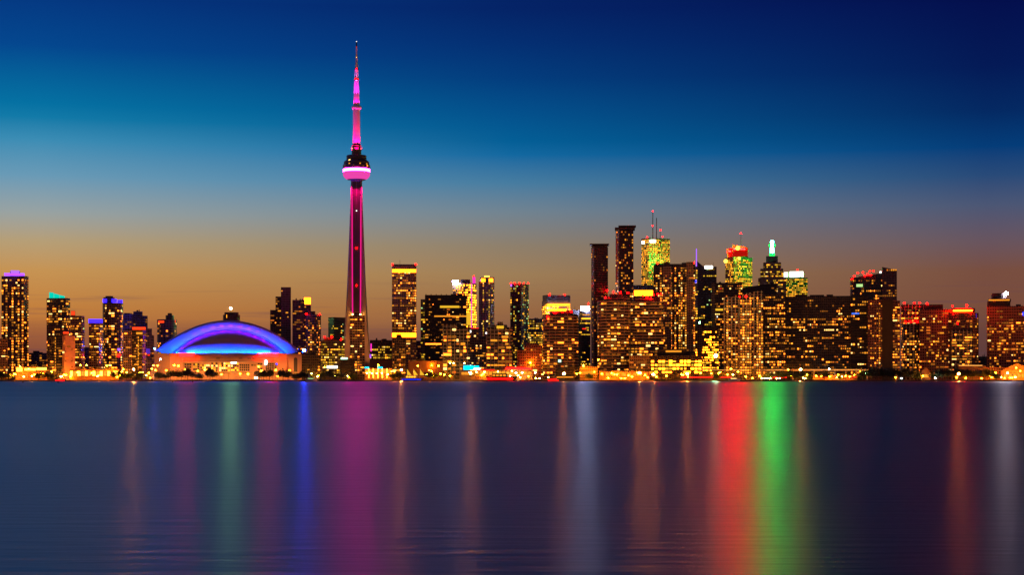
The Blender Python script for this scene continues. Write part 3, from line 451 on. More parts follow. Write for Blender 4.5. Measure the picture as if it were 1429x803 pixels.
def footprint(v, fr):
    x0, x1 = fr.x(v['x0']), fr.x(v['x1']); off, d = v['off'], v['d']
    if v['shape'] == 'cyl':
        cx, rx, ry, n = (x0+x1)/2, (x1-x0)/2, d/2, v['sides']
        e = .8
        pts = []
        for k in range(n):
            a = 2*math.pi*(k+.5)/n; c, s = math.cos(a), math.sin(a)
            pts.append((cx+rx*math.copysign(abs(c)**e, c), off+ry+ry*math.copysign(abs(s)**e, s)))
        return pts
    if v['xc'] is not None:
        a = v['ang']; C = (fr.x(v['xc']), off); lw = (C[0]-x0)/math.sin(a); rw = (x1-C[0])/math.cos(a)
        if v['xc'] > (v['x0']+v['x1'])/2:      # the narrow side is on the right
            rw = (x1-C[0])/math.sin(a); lw = (C[0]-x0)/math.cos(a)
            A = (C[0]-lw*math.cos(a), off+lw*math.sin(a)); B = (C[0]+rw*math.sin(a), off+rw*math.cos(a))
        else:
            A = (C[0]-lw*math.sin(a), off+lw*math.cos(a)); B = (C[0]+rw*math.cos(a), off+rw*math.sin(a))
        return [A, C, B, (A[0]+B[0]-C[0], A[1]+B[1]-C[1])]
    return [(x0, off), (x1, off), (x1, off+d), (x0, off+d)]

RECTS = []
for B in BUILDINGS:
    for v in B['vols']: RECTS.append((v['x0'], v['x1'], v['yt'], v['yb'] or 530, B['Y'], id(B)))
RECTS += [(223, 413, 470, 530, 2650, 0), (250, 390, 455, 470, 2650, 0), (200, 228, 505, 530, 2400, 0)]
def hidden(px, py, Y, me):
    for x0, x1, y0, y1, yy, i in RECTS:
        if i != me and yy < Y-12 and x0+.8 < px < x1-.8 and y0 < py < y1: return True
    return False

def wall_windows(B, v, poly, fr, w):
    res = []
    n = len(poly); ztop = fr.z(v['yt'])-2.2; zbot = fr.z(min(v['yb'] or 524, 524))+1.0
    if w['y']: ztop, zbot = fr.z(w['y'][0]), fr.z(w['y'][1])
    nf = int((ztop-zbot)/w['fl'])
    cells = []
    for i in range(n):
        P, Q = poly[i], poly[(i+1) % n]; l = math.dist(P, Q)
        if l < 1.0: continue
        ny = -(Q[0]-P[0])/l
        if ny > -.22: continue
        nb = max(1, int(l/(w['bay']*(.92 if w['style'] != 'grid' else 1)))); cells.append((P, Q, l, nb))
    tot = sum(c[3] for c in cells)
    colw = [random.choice((.25, .6, 1.0, 1.9, 1.6)) if w['style'] == 'columns' else 1 for _ in range(tot)]
    for f in range(nf):
        z = zbot+(f+.62)*w['fl']; ci = 0; rowp = random.uniform(.35, 1.45)
        ribbon_on = random.random()
        boost = 1.25-.5*f/max(1, nf); left_run, run_key = 0, None
        for P, Q, l, nb in cells:
            k = 0
            while k < nb:
                p = w['p']*boost*1.1
                if w['style'] == 'scatter': pr = p*rowp; rl = 1 if random.random() < .66 else 2
                elif w['style'] == 'columns': pr = p*colw[min(ci+k, tot-1)]; rl = 1
                elif w['style'] == 'grid': pr = w['p']; rl = 1
                else:
                    rl = 1
                    if left_run > 0: pr = .86; left_run -= 1
                    else:
                        pr = 0
                        if random.random() < min(1, p*(1.1 if ribbon_on < p else .42)): pr = 1; left_run = int(random.expovariate(1/w['run'])+.5)+(1 if ribbon_on < p else 0); run_key = pick(w['pal'])
                rl = min(rl, nb-k)
                if random.random() < pr:
                    t = (k+rl/2)/nb; wd = l/nb*rl-l/nb*(1-w['ww'])
                    cx, cy = P[0]+(Q[0]-P[0])*t, P[1]+(Q[1]-P[1])*t
                    px = fr.px+cx/fr.ml; py = HY-(z+GZ-CAMZ)*F/fr.Y
                    if -6 < px < 1436 and not hidden(px, py, B['Y']+v['off'], id(B)):
                        res.append((cx, cy, z, wd*random.choice((.7, 1, 1, 1.1)), w['fl']*w['wh']*random.choice((.75, 1, 1, 1.25)), math.atan2(Q[1]-P[1], Q[0]-P[0]), run_key if run_key and random.random() < .6 else pick(w['pal'])))
                    k += rl
                else: k += 1
            ci += nb
    return res

SPH = {}
def ball_mesh(key, r):
    if (key, r) not in SPH:
        q = MB(); q.lathe([(r*math.sin(a)+.01, -r*math.cos(a)) for a in [math.pi*i/6 for i in range(7)]], 10); SPH[(key, r)] = q.mesh('lamp', [EM[key]], True)
    return SPH[(key, r)]
def put(name, me, parent, loc, rz=0, sc=None):
    o = bpy.data.objects.new(name, me); col.objects.link(o); o.parent = parent; o.location = loc
    if rz: o.rotation_euler = (0, 0, rz)
    if sc: o.scale = sc
    return o

rr_ = random.Random(5)
def make(B):
    xa, xb = min(v['x0'] for v in B['vols']), max(v['x1'] for v in B['vols'])
    fr = Frame((xa+xb)/2, B['Y'])
    root = empty(B['name'], fr.loc, fr.rz, B['label'], B['cat'], B['group'])
    wins, panels = [], []
    for v in B['vols']:
        poly = footprint(v, fr); mat = FM[v['mat'] or B['mat']]; zt, zb = fr.z(v['yt']), (fr.z(v['yb']) if v['yb'] else 0)
        q = MB()
        if v['shape'] == 'gable':
            x0, x1 = fr.x(v['x0']), fr.x(v['x1']); ze = zt*.55; xm = (x0+x1)/2; d = v['d']
            q.prism([(x0, v['off']), (x1, v['off']), (x1, v['off']+d), (x0, v['off']+d)], 0, ze)
            b = len(q.v); q.v += [(x0, v['off'], ze), (x1, v['off'], ze), (xm, v['off'], zt), (x0, v['off']+d, ze), (x1, v['off']+d, ze), (xm, v['off']+d, zt)]
            q.f.append((b, b+1, b+2)); q.uv.append([(0, 0)]*3); q.mi.append(0)
            q.f.append((b+4, b+3, b+5)); q.uv.append([(0, 0)]*3); q.mi.append(0)
            q.build('wall', [mat, M_ROOF], root)
            g = MB(); e = .8
            for sx_, xe in ((-1, x0), (1, x1)):
                g.grid([[(xe+sx_*e, v['off']-e, ze-.3), (xm, v['off']-e, zt+.25)], [(xe+sx_*e, v['off']+d+e, ze-.3), (xm, v['off']+d+e, zt+.25)]])
            g.build('roof', M_ROOF, root)
        else:
            if v['yt2'] is not None:
                za, zc = zt, fr.z(v['yt2']); zz = [za, zc, zc, za]
            else: zz = zt
            q.prism(poly, zb, zz)
            q.build(v['name'], [mat, M_ROOF], root)
        w = B['win'] if v['win'] == 'std' else v['win']
        if w: wins += wall_windows(B, v, poly, fr, w)
        if v['shape'] == 'box' and v['xc'] is None and v['yt2'] is None and v['win'] == 'std' and v['x1']-v['x0'] > 12:
            x0_, x1_ = fr.x(v['x0']), fr.x(v['x1']); wd_ = x1_-x0_
            for _ in range(rr_.choice((1, 2, 2, 3))):
                c_ = x0_+wd_*rr_.uniform(.15, .8); u_ = MB(); ww_ = wd_*rr_.uniform(.06, .2); u_.box(c_, min(c_+ww_, x1_-.5), v['off']+4, v['off']+12, zt-.4, zt+rr_.uniform(1.2, 3.2)); u_.build('roof_unit', M_DARK, root)
            if rr_.random() < .4: c_ = x0_+wd_*rr_.uniform(.2, .8); u_ = MB(); u_.tube((c_, v['off']+14, zt-.4), (c_, v['off']+14, zt+rr_.uniform(5, 11)), .22); u_.build('roof_mast', M_DARK, root)
    for e in B['ems']:
        x0, x1, z0, z1 = fr.x(e['x0']), fr.x(e['x1']), fr.z(e['y1']), fr.z(e['y0'])
        q = MB()
        if e['name'] in ('mast', 'beacon'):
            r = (x1-x0)/2; cx = (x0+x1)/2; cy = e['off']+r
            prof = [(r, z0), (r*.8, z1)] if e['name'] == 'mast' else [(r*.8, z0), (r, z0+(z1-z0)*.3), (r, z0+(z1-z0)*.7), (r*.7, z1)]
            q.lathe(prof, 12, cx, cy)
        elif e['name'] == 'emblem':
            cx, cz, r = (x0+x1)/2, (z0+z1)/2, (z1-z0)/2; b = len(q.v); n = 16
            for yy in (e['off'], e['off']+e['d']):
                for k in range(n): a = 2*math.pi*k/n; q.v.append((cx+r*math.cos(a), yy, cz+r*math.sin(a)))
            q.f.append(tuple(range(n))); q.uv.append([(0, 0)]*n); q.mi.append(0)
            for k in range(n): q.f.append((k, n+k, n+(k+1) % n, (k+1) % n)); q.uv.append([(0, 0)]*4); q.mi.append(0)
        else:
            zr = z1 if e['yr'] is None else fr.z(e['yr'])
            q.prism([(x0, e['off']), (x1, e['off']), (x1, e['off']+e['d']), (x0, e['off']+e['d'])], z0, [z1, zr, zr, z1], 0, 0)
        par = root
        if e['name'] in ('sign_letter', 'emblem') and panels and e['x0'] > 1022: par = panels[0]
        o = q.build(e['name'], M_DARK if e['mat'] == 'DARK' else EM[e['mat']], par)
        if e['name'] == 'crown_panel': panels.append(o)
    for px, py in B['red']:
        put('aviation_light', ball_mesh('aviation_red', 1.25), root, (fr.x(px), 1.2, fr.z(py)))
    for px, py, key, r, pyb in B['lamps']:
        q = MB(); q.tube((fr.x(px), 8, fr.z(pyb)-.5), (fr.x(px), 8, fr.z(py)), .35); lm_ = q.build('lamp_mast', M_DARK, root)
        put('roof_lamp', ball_mesh(key, r), lm_, (fr.x(px), 8, fr.z(py)+r))
    # lit windows: the 100 largest are parts, the rest one mass
    wins.sort(key=lambda a: -a[3]*a[4])
    for (x, y, z, w_, h_, rz, key) in wins[:100]:
        put('window', win_mesh(key), root, (x, y, z), rz, (w_, 1, h_))
    if len(wins) > 100:
        keys = sorted({a[6] for a in wins[100:]}); q = MB()
        for (x, y, z, w_, h_, rz, key) in wins[100:]:
            c, s = math.cos(rz), math.sin(rz); nx, ny = s*.16, -c*.16
            p0 = (x-c*w_/2, y-s*w_/2); p1 = (x+c*w_/2, y+s*w_/2)
            q.prism([(p0[0]+nx, p0[1]+ny), (p1[0]+nx, p1[1]+ny), p1, p0], z-h_/2, z+h_/2, keys.index(key), keys.index(key))
        tag(q.build('smaller_windows', [EM[k] for k in keys], root), kind='stuff')
    return root
for B in BUILDINGS: make(B)

def spot(parent, loc, target, color, watts, angle=60, radius=.5, blend=.6):
    d = bpy.data.lights.new('floodlight', 'SPOT'); o = bpy.data.objects.new('floodlight', d); col.objects.link(o)
    d.color = color; d.energy = watts; d.spot_size = R(angle); d.spot_blend = blend; d.shadow_soft_size = radius
    o.parent = parent; o.location = loc; o.rotation_euler = (Vector(target)-Vector(loc)).to_track_quat('-Z', 'Y').to_euler(); return o

# ------------------------------------------------------------------ the needle tower
fr = Frame(497.5, 2750); T = empty('observation_tower', fr.loc, fr.rz, 'very tall needle tower lit magenta with a round observation pod and antenna', 'observation tower')
S = fr.ml; zz = fr.z
core = [(528, 8.0), (440, 6.6), (390, 6.4), (330, 6.2), (250, 5.8)]
q = MB()
q.grid([[(r*S*math.cos(R(30+60*k)), r*S*math.sin(R(30+60*k)), zz(py)) for k in range(6)] for py, r in core], 0, True)
q.build('shaft', M_TOWER, T)
legw = [(528, 21.5, 3.4), (500, 18.6, 3.2), (470, 16.6, 3.0), (440, 14.8, 2.8), (395, 12.4, 2.6), (330, 9.8, 2.4), (290, 8.4, 2.2), (252, 7.3, 2.0)]
for ang in (205, 335, 90):
    q = MB(); c, s = math.cos(R(ang)), math.sin(R(ang)); rows = []
    for py, hw, th in legw:
        rr, tt = hw/.93*S, th*S; r0 = 2.0
        rows.append([(c*a-s*b_, s*a+c*b_, zz(py)) for a, b_ in ((r0, -tt), (rr, -tt*.75), (rr, tt*.75), (r0, tt))])
    q.grid(rows, 0, True); q.build('leg', M_TOWER, T)
# glazed lift shafts with their magenta light lines
for sx_ in (-1, 1):
    q = MB(); rows = []
    for py, x, y in ((438, 5.4, -8.4), (395, 5.8, -7.6), (330, 6.0, -7.2), (274, 6.1, -6.8)):
        rows.append([(sx_*x*S-1.05, y*S, zz(py)), (sx_*x*S+1.05, y*S, zz(py)), (sx_*x*S+1.05, (y+1)*S, zz(py)), (sx_*x*S-1.05, (y+1)*S, zz(py))])
    q.grid(rows, 0, True); q.build('light_strip', EM['strip_pink'], T)
q = MB(); rows = []
for py, x, y in ((445, 4.4, -7.6), (330, 5.0, -6.4), (252, 5.2, -5.6)):
    rows.append([(-x*S, y*S, zz(py)), (x*S, y*S, zz(py)), (x*S, (y+2)*S, zz(py)), (-x*S, (y+2)*S, zz(py))])
q.grid(rows, 0, True); q.build('lift_shaft', plain('lift_glass', (.05, .02, .035), .3), T)
for py, key in ((295, 'white_room'), (347, 'aviation_red'), (399, 'aviation_red')):
    put('marker_light', ball_mesh(key, 1.1), T, (0, -7.8*S, zz(py)))
for sx_ in (-1, 1): put('marker_light', ball_mesh('warm_lamp', .7), T, (sx_*5.4*S, -9.0*S, zz(439.5)))
# pod
def ring(name, prof, mat, smooth=True, n=40):
    q = MB(); q.lathe([(r*S, zz(py)) for r, py in prof], n); return q.build(name, mat, T, smooth)
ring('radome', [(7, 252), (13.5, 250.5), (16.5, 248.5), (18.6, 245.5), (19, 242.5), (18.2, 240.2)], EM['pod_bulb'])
ring('pod_soffit', [(6.6, 254), (9, 252.2), (13.3, 250.8)], plain('pod_grey', (.25, .12, .2), .5))
ring('light_ring', [(18.3, 240), (18.8, 239.5), (18.8, 236.8), (18.3, 236.4)], EM['pod_pink'])
ring('pod_deck', [(18.2, 236.3), (19.2, 235.5), (19.2, 231), (18.2, 229.8)], plain('pod_dark', (.10, .045, .05), .4), False)
ring('pod_deck', [(17.2, 229.7), (17.8, 229), (17.6, 226), (14.4, 223.4)], plain('pod_darker', (.05, .04, .045), .4), False)
ring('upper_deck', [(13.8, 223.3), (14, 222.8), (14, 217.6), (13.2, 217)], plain('pod_roof', (.035, .03, .04), .5), False)
for k, (dx, py, key, r) in enumerate(((-9.5, 225.5, 'pale', 1.9), (-10, 230, 'amber', 1.2), (5, 230, 'amber', 1.2), (14.6, 232.5, 'amber_bright', 1.4), (-4, 232.6, 'amber', .8), (14.2, 230, 'amber', 1.1), (-15.5, 232, 'amber_dim', 1.2), (9, 233.5, 'orange', 1.0))):
    ry = math.sqrt(max(0, (18.6 if py > 226 else 16)**2-dx*dx)); put('window', ball_mesh(key, r), T, (dx*S, -ry*S, zz(py)))
M_PALE = plain('antenna_white', (.70, .66, .68), .5, 0, .05)
ring('upper_collar', [(6.6, 217), (6.8, 214), (6.4, 203), (5.2, 201)], plain('collar_dark', (.16, .07, .09), .5), False, 12)
ring('collar_ring', [(7.2, 209.5), (7.4, 208.8), (7.4, 206.4), (7.2, 205.8)], plain('collar_ring', (.22, .10, .12), .5))
ring('upper_shaft', [(5.0, 203), (4.9, 175), (4.8, 153)], M_PALE, False, 12)
ring('sky_pod', [(5.6, 153), (6.6, 151.5), (6.7, 148.6), (5.6, 147.4)], M_PALE)
ring('antenna', [(4.2, 148), (3.6, 126), (3.2, 111.5)], M_PALE, False, 10)
ring('antenna_ring', [(3.4, 112.4), (3.7, 111.8), (3.7, 110.6), (3.4, 110)], M_DARK)
ring('antenna', [(3.0, 110.5), (2.6, 97)], M_PALE, False, 10)
ring('antenna_ring', [(2.6, 97.6), (2.9, 97), (2.9, 96.2), (2.6, 95.8)], M_DARK)
ring('antenna', [(2.1, 96.5), (1.5, 81)], M_PALE, False, 8)
ring('antenna_ring', [(1.5, 81), (1.7, 80.4), (1.7, 79.4), (1.5, 79)], M_DARK)
ring('antenna', [(1.25, 79.4), (1.1, 66)], M_PALE, False, 8)
ring('antenna_tip', [(.95, 66), (.8, 58)], M_DARK, False, 8)
for py, dx, key in ((110.8, -1.4, 'aviation_red'), (110.8, 1.4, 'aviation_red'), (96.8, 0, 'aviation_red'), (80, 0, 'pale'), (65.6, 0, 'red_room'), (58, 0, 'white_room'), (208, -6, 'pale'), (208, 6, 'amber')):
    put('marker_light', ball_mesh(key, .75), T, (dx*S, -3.6*S if py > 90 and py < 120 else (-1.8*S if py < 90 else -5.6*S), zz(py)))
HOT = (1, 0, .17); VIO = (.75, .02, .62)
for k in range(5):
    a = 2*math.pi*k/5-math.pi/2; c, s = math.cos(a), math.sin(a)
    spot(T, (12.5*S*c, 12.5*S*s, zz(216)), (2.2*S*c, 2.2*S*s, zz(180)), HOT, 400000, 50)
    spot(T, (6.3*S*c, 6.3*S*s, zz(147)), (2*S*c, 2*S*s, zz(132)), (1, .0, .34), 42000, 50, .3)
    spot(T, (4.2*S*c, 4.2*S*s, zz(113)), (1.5*S*c, 1.5*S*s, zz(100)), (.72, .2, 1), 26000, 50, .3)
    spot(T, (8.6*S*c, 8.6*S*s, zz(146)), (1.8*S*c, 1.8*S*s, zz(90)), VIO, 420000, 26, .3)
# magenta wash down the stem and warm floods at its feet
for k in range(3):
    a = R(-90+(-55, 0, 55)[k]); c, s = math.cos(a), math.sin(a)
    spot(T, (17*S*c, 17*S*s, zz(251)), (5*S*c, 5*S*s, zz(300)), (1, .0, .24), 420000, 60)
for x in (-34, 34):
    spot(T, (x*S, -60, 2), (x*.40*S, -10, zz(470)), (1, .36, .08), 330000, 55)

# ------------------------------------------------------------------ the domed stadium
fr = Frame(319.5, 2680); D = empty('stadium', fr.loc, fr.rz, 'domed stadium with a blue and violet lit arched roof above pale concrete walls', 'stadium'); S = fr.ml; zz = fr.z
X = lambda px: fr.x(px)
def wall_arc(name, x0, x1, y0, y1, mat, bulge=34, n=28, thick=4):
    """a curved wall that bows towards the lake"""
    q = MB(); xm = (x0+x1)/2; hw = (x1-x0)/2; rows = [[], [], [], []]
    for k in range(n+1):
        u = -1+2*k/n; xx = X(xm+hw*u); yy = -bulge*math.sqrt(max(0, 1-u*u*.92))
        rows[0].append((xx, yy, zz(y1))); rows[1].append((xx, yy, zz(y0))); rows[2].append((xx, yy+thick, zz(y0))); rows[3].append((xx, yy+thick, zz(y1)))
    q.grid(rows+[rows[0]]); return q.build(name, mat, D)
BACK = 75
q = MB(); q.prism([(X(216), 0), (X(238), -22), (X(400), -22), (X(423), 0), (X(423), BACK), (X(216), BACK)], 0, zz(494)); q.build('wall', [M_STADIUM, M_ROOF], D)
wall_arc('wall', 240, 399, 495, 530, M_STADIUM, 34)
wall_arc('parapet', 238, 401, 493.8, 497, M_CONC, 38, thick=1.2)
wall_arc('ledge', 238, 401, 505, 506, M_CONC, 36, thick=4)
# right corner turret with its tall arched niche
q = MB(); q.prism([(X(402), -26), (X(421), -26), (X(421), 6), (X(402), 6)], 0, zz(495)); q.build('corner_turret', [M_STADIUM, M_ROOF], D)
q = MB(); pts = [(X(409.5), 530), (X(415), 530)]; 
b = []
for k in range(9):
    a = math.pi*k/8; b.append((X(412.2)+X(322)*0+2.6*S*math.cos(a), zz(502)+2.6*S*math.sin(a)))
prof = [(X(409.6), 0), (X(414.8), 0)] + b
n = len(prof)
for yy in (-26.4, -25.5):
    for x_, z_ in prof: q.v.append((x_, yy, z_))
q.f.append(tuple(range(n))); q.uv.append([(0, 0)]*n); q.mi.append(0)
for k in range(n): q.f.append((k, n+k, n+(k+1) % n, (k+1) % n)); q.uv.append([(0, 0)]*4); q.mi.append(0)
q.build('arched_opening', M_DARK, D)
# roof: a big arch over the middle, a quarter dome leaning against it
def arch(u, x0, x1, ybase, yap, pw=2.0):
    xm, hw = (x0+x1)/2, (x1-x0)/2
    return X(xm+hw*u), zz(ybase+(yap-ybase)*(1-abs(u)**pw)**.92)
N_ = 48
us = [-1+2*k/N_ for k in range(N_+1)]
outer = [arch(u, 218, 419.5, 490, 446.6, 1.95) for u in us]
outer2 = [arch(u, 221, 417, 491, 449.4, 1.97) for u in us]
inner = [arch(u, 238, 402, 495.5, 458.4, 2.0) for u in us]
q = MB(); q.grid([[(x, 8, z) for x, z in inner], [(x, 11, z*.5+z2*.5) for (x, z), (x2, z2) in zip([((a[0]+b_[0])/2, a[1]) for a, b_ in zip(inner, outer2)], outer2)], [(x, 16, z) for x, z in outer2]])
q.build('roof_fascia', M_ROOFSKIN, D, True)
q = MB(); q.grid([[(x, 15.9, z) for x, z in outer2], [(x, 20, z) for x, z in outer], [(x, BACK, z) for x, z in outer], [(x*.2, BACK+50, z*.35) for x, z in outer]]); q.build('roof_vault', M_ROOFSKIN, D, True)
q = MB(); rows = []
for j in range(15):
    t_ = j/14; 
    rows.append([(x, 4-34*math.cos(t_*math.pi/2)**1.0*math.sqrt(max(0, 1-u*u)), zz(495)+(z-zz(495))*math.sin(t_*math.pi/2)) for u, (x, z) in zip(us, [arch(u, 241, 398, 495.6, 461.4, 2.0) for u in us])])
q.grid(rows); q.build('roof_quarter_dome', M_ROOFSKIN, D, True)
q = MB(); q.grid([[(x, 3.2, z-.8) for x, z in [arch(u, 239.5, 399.5, 495.6, 459.6, 2.0) for u in us]], [(x, 2.4, z+.6) for x, z in [arch(u, 239.5, 399.5, 495.6, 459.6, 2.0) for u in us]], [(x, 7.9, z+.6) for x, z in [arch(u, 239.5, 399.5, 495.6, 459.6, 2.0) for u in us]]]); q.build('roof_gutter', plain('gutter', (.12, .07, .12), .6), D)
for x0, x1 in ((241, 271), (360.5, 391)):
    q = MB(); rows = [[], []]
    for k in range(9):
        px = x0+(x1-x0)*k/8; u = (px-319.5)/80; yy = -38*math.sqrt(max(0, 1-u*u*.92))-.8
        rows[0].append((X(px), yy, zz(498.8))); rows[1].append((X(px), yy, zz(494.1)))
    q.grid(rows); q.build('red_light_band', EM['red_band'], D)
# glazed bays, lit concourse
def onwall(px): u = (px-319.5)/80; return -34*math.sqrt(max(0, 1-u*u*.92))-.5
for x0, x1, y0, y1, key in ((295, 304, 506.5, 519, 'amber'), (306, 321, 506.5, 519, 'amber_bright'), (322, 333, 507, 518.5, 'amber'), (270, 279, 507.5, 518, 'gold'), (280, 293, 509, 518.5, 'amber_dim'), (334, 348, 508.5, 518.5, 'dark'), (228, 241, 509, 517, 'dark'), (383, 395, 509, 518, 'amber_dim'), (258, 268, 507.5, 518.5, 'dark'), (247, 254, 507.5, 518, 'dark'), (350, 357, 509, 511.5, 'amber_dim'), (359, 366, 507, 517, 'amber'), (370, 382, 507, 519, 'dark'), (397, 400, 508, 520, 'pale')):
    nx = max(1, int((x1-x0)/2.6)); nz_ = max(1, int((y1-y0)/2.8))
    for i in range(nx):
        for j in range(nz_):
            k2 = key if key != 'dark' else None
            if k2 is None or random.random() < .38: mm = M_DARK
            else: mm = EM[random.choice((key, 'amber', 'pale', 'gold_bright'))]
            a0 = x0+(x1-x0)*(i+.1)/nx; a1 = x0+(x1-x0)*(i+.9)/nx; c0 = y0+(y1-y0)*(j+.12)/nz_; c1 = y0+(y1-y0)*(j+.88)/nz_
            q = MB(); y_ = onwall((a0+a1)/2); q.box(X(a0), X(a1), y_-.5, y_+1.5, zz(c1), zz(c0)); q.build('window', mm, D)
q = MB(); q.box(X(322.5), X(329.5), onwall(326)-1.2, onwall(326)-.6, zz(508), zz(506)); q.build('sign', EM['white_sign'], D)
q = MB(); q.box(X(369.6), X(372), onwall(371)-1.6, onwall(371)-1.0, zz(509.5), zz(503.5)); q.build('sign', EM['white_sign'], D)
q = MB(); q.box(X(384.5), X(387), onwall(386)-1.2, onwall(386)-.6, zz(510), zz(507.5)); q.build('sign', EM['blue_neon'], D)
for px in (302, 333, 345, 352): 
    q = MB(); q.box(X(px), X(px+5), onwall(px+2.5)-2.6, onwall(px+2.5)-2.1, zz(501.4), zz(500.4)); q.build('vent', M_DARK, D)
# blue floods along the foot of the quarter dome, violet ones in the gutter below the arch
for k in range(24):
    u = -.97+1.94*k/23; px = 319.5+78.5*u; r_ = math.sqrt(max(0, 1-u*u))
    spot(D, (X(px), 4-34*r_-4.5, zz(495.2)+1.5*u*u), (X(px)*.95, 4-34*r_+4, zz(489)), (.0, .045, 1), 150000*(1+2.0*u**4), 155, .3, .9)
    if k % 2 == 0: x2, z2 = arch(u*.8, 221, 417, 491, 449.4, 1.97); spot(D, (x2, 11, z2+1), (x2*.9, -12, zz(478)), (.17, .002, 1), 60000, 110, .4, .9)  # violet rim spots added to tint the upper dome
    if k % 3 == 1: spot(D, (X(px), 4-34*r_-3.4, zz(495.2)), (X(px)*.98, 4-34*r_+1.5, zz(492)), (.05, .45, 1), 14000, 120, .3, .9)
for k in range(26):
    u = -.96+1.92*k/25; x_, z_ = arch(u, 239, 400, 495.5, 460, 2.0); x2, z2 = arch(u, 221, 417, 491, 449.4, 1.97)
    edge = abs(u)**2
    spot(D, (x_, -3, z_-.2), (x2*.75+x_*.25, 16, z2*.8+z_*.2), (.07*(1-edge), .05+.12*edge, 1), 52000-18000*edge, 120, .4, .9)
for sx_, px in ((-1, 216.5), (1, 417.5)): put('corner_lamp', ball_mesh('blue_lamp' if sx_ < 0 else 'blue_neon', .7), D, (X(px), 4, zz(487.5)))
for px in (221, 234, 250, 268, 288, 308, 330, 350, 372, 392, 412): spot(D, (X(px), -78, 6), (X(px), -24, 11), (1, .33, .06), 105000, 64, .5)  # warm spots added out in front to light the stadium wall

# ------------------------------------------------------------------ expressway viaducts
def viaduct(x0, x1, Y, py, label, lit):
    fr = Frame((x0+x1)/2, Y); V_ = empty('viaduct', fr.loc, fr.rz, label, 'viaduct'); z = fr.z(py)
    q = MB(); q.box(fr.x(x0), fr.x(x1), 0, 14, z-1.4, z); q.build('deck', M_CONC, V_)
    q = MB(); q.box(fr.x(x0), fr.x(x1), -.3, -.02, z-.6, z+1.0); q.build('barrier', M_CONC, V_)
    n = int((x1-x0)/14)
    for k in range(n+1):
        x = fr.x(x0+2+(x1-x0-4)*k/n); q = MB(); q.box(x-.9, x+.9, 4, 10, 0, z-1.41); q.build('pillar', M_CONC, V_)
    for a, b_ in lit:
        q = MB(); q.box(fr.x(a), fr.x(b_), -.7, -.35, z+.1, z+.8); q.build('light_strip', EM['line_light'], V_)
viaduct(288, 424, 2425, 520.4, 'concrete expressway viaduct in front of the stadium', [])
viaduct(1060, 1212, 2420, 516.8, 'dark expressway viaduct with a thin line of warm light in front of the wide slab', [(1070, 1092), (1128, 1201)])

# ------------------------------------------------------------------ landmarks used to word the labels of small things
LM = [(0, 20, 'by the left edge of the view'), (20, 44, 'below the violet crowned tower'), (44, 66, 'in front of the bright yellow pavilion'), (66, 88, 'below the teal topped tower'), (88, 107, 'in front of the orange floodlit block'),
      (107, 126, 'below the tower with the red roof box'), (126, 146, 'below the short blue banded tower'), (146, 172, 'below the rounded blue banded tower'), (172, 206, 'below the red banded tower'), (206, 240, 'below the left end of the dome'),
      (240, 290, 'by the left half of the stadium'), (290, 340, 'below the middle of the dome'), (340, 395, 'by the right half of the stadium'), (395, 430, 'below the right end of the dome'),
      (430, 475, 'between the dome and the needle tower'), (475, 510, 'at the foot of the needle tower'), (510, 548, 'by the pavilion with the teal roof edge'), (548, 595, 'by the boat outlined in blue neon'), (595, 640, 'below the broad black office'),
      (640, 665, 'beneath the cyan lit sign'), (665, 705, 'before the left half of the ferry terminal'), (705, 745, 'before the right half of the ferry terminal'), (745, 775, 'left of the striped round condominium'),
      (775, 810, 'below the striped round condominium'), (810, 834, 'below the tower with the disc roof'), (834, 880, 'below the broad striped condominium'), (880, 908, 'left of the gold bayed office'), (908, 945, 'left of centre before the gold bayed office'), (945, 980, 'right of centre before the gold bayed office'),
      (980, 1012, 'below the tower with the tan fin'), (1012, 1040, 'below the left side of the finned tower'), (1040, 1066, 'below the right side of the finned tower'), (1066, 1096, 'below the green beacon tower'), (1096, 1140, 'below the left part of the wide dark slab'),
      (1140, 1188, 'below the right part of the wide dark slab'), (1188, 1214, 'below the narrow black office'), (1214, 1258, 'below the tower with the blank strip'), (1258, 1300, 'by the small gabled house'), (1300, 1332, 'below the broad brick hotel'),
      (1332, 1376, 'below the round topped tower'), (1376, 1400, 'below the red brick hotel rotunda'), (1400, 1440, 'by the gabled warehouse')]
ORD = ['first', 'second', 'third', 'fourth', 'fifth', 'sixth', 'seventh', 'eighth', 'ninth', 'tenth', 'eleventh', 'twelfth', 'thirteenth', 'fourteenth', 'fifteenth', 'sixteenth', 'seventeenth', 'eighteenth', 'nineteenth', 'twentieth']
def where(px):
    for a, b_, s in LM:
        if a <= px < b_: return s
    return LM[-1][2]
def name_all(items, words):
    """items: (px, key); words(key) -> look; gives each a label that only it answers to"""
    by = {}
    for i, (px, key) in enumerate(items): by.setdefault((where(px), words(key)), []).append((px, i))
    res = {}
    for (pl, lk), g in by.items():
        g.sort()
        for n, (px, i) in enumerate(g):
            res[i] = f'{lk} {pl}' if len(g) == 1 else f'{lk} {pl}, {ORD[n]} from left'
    return res

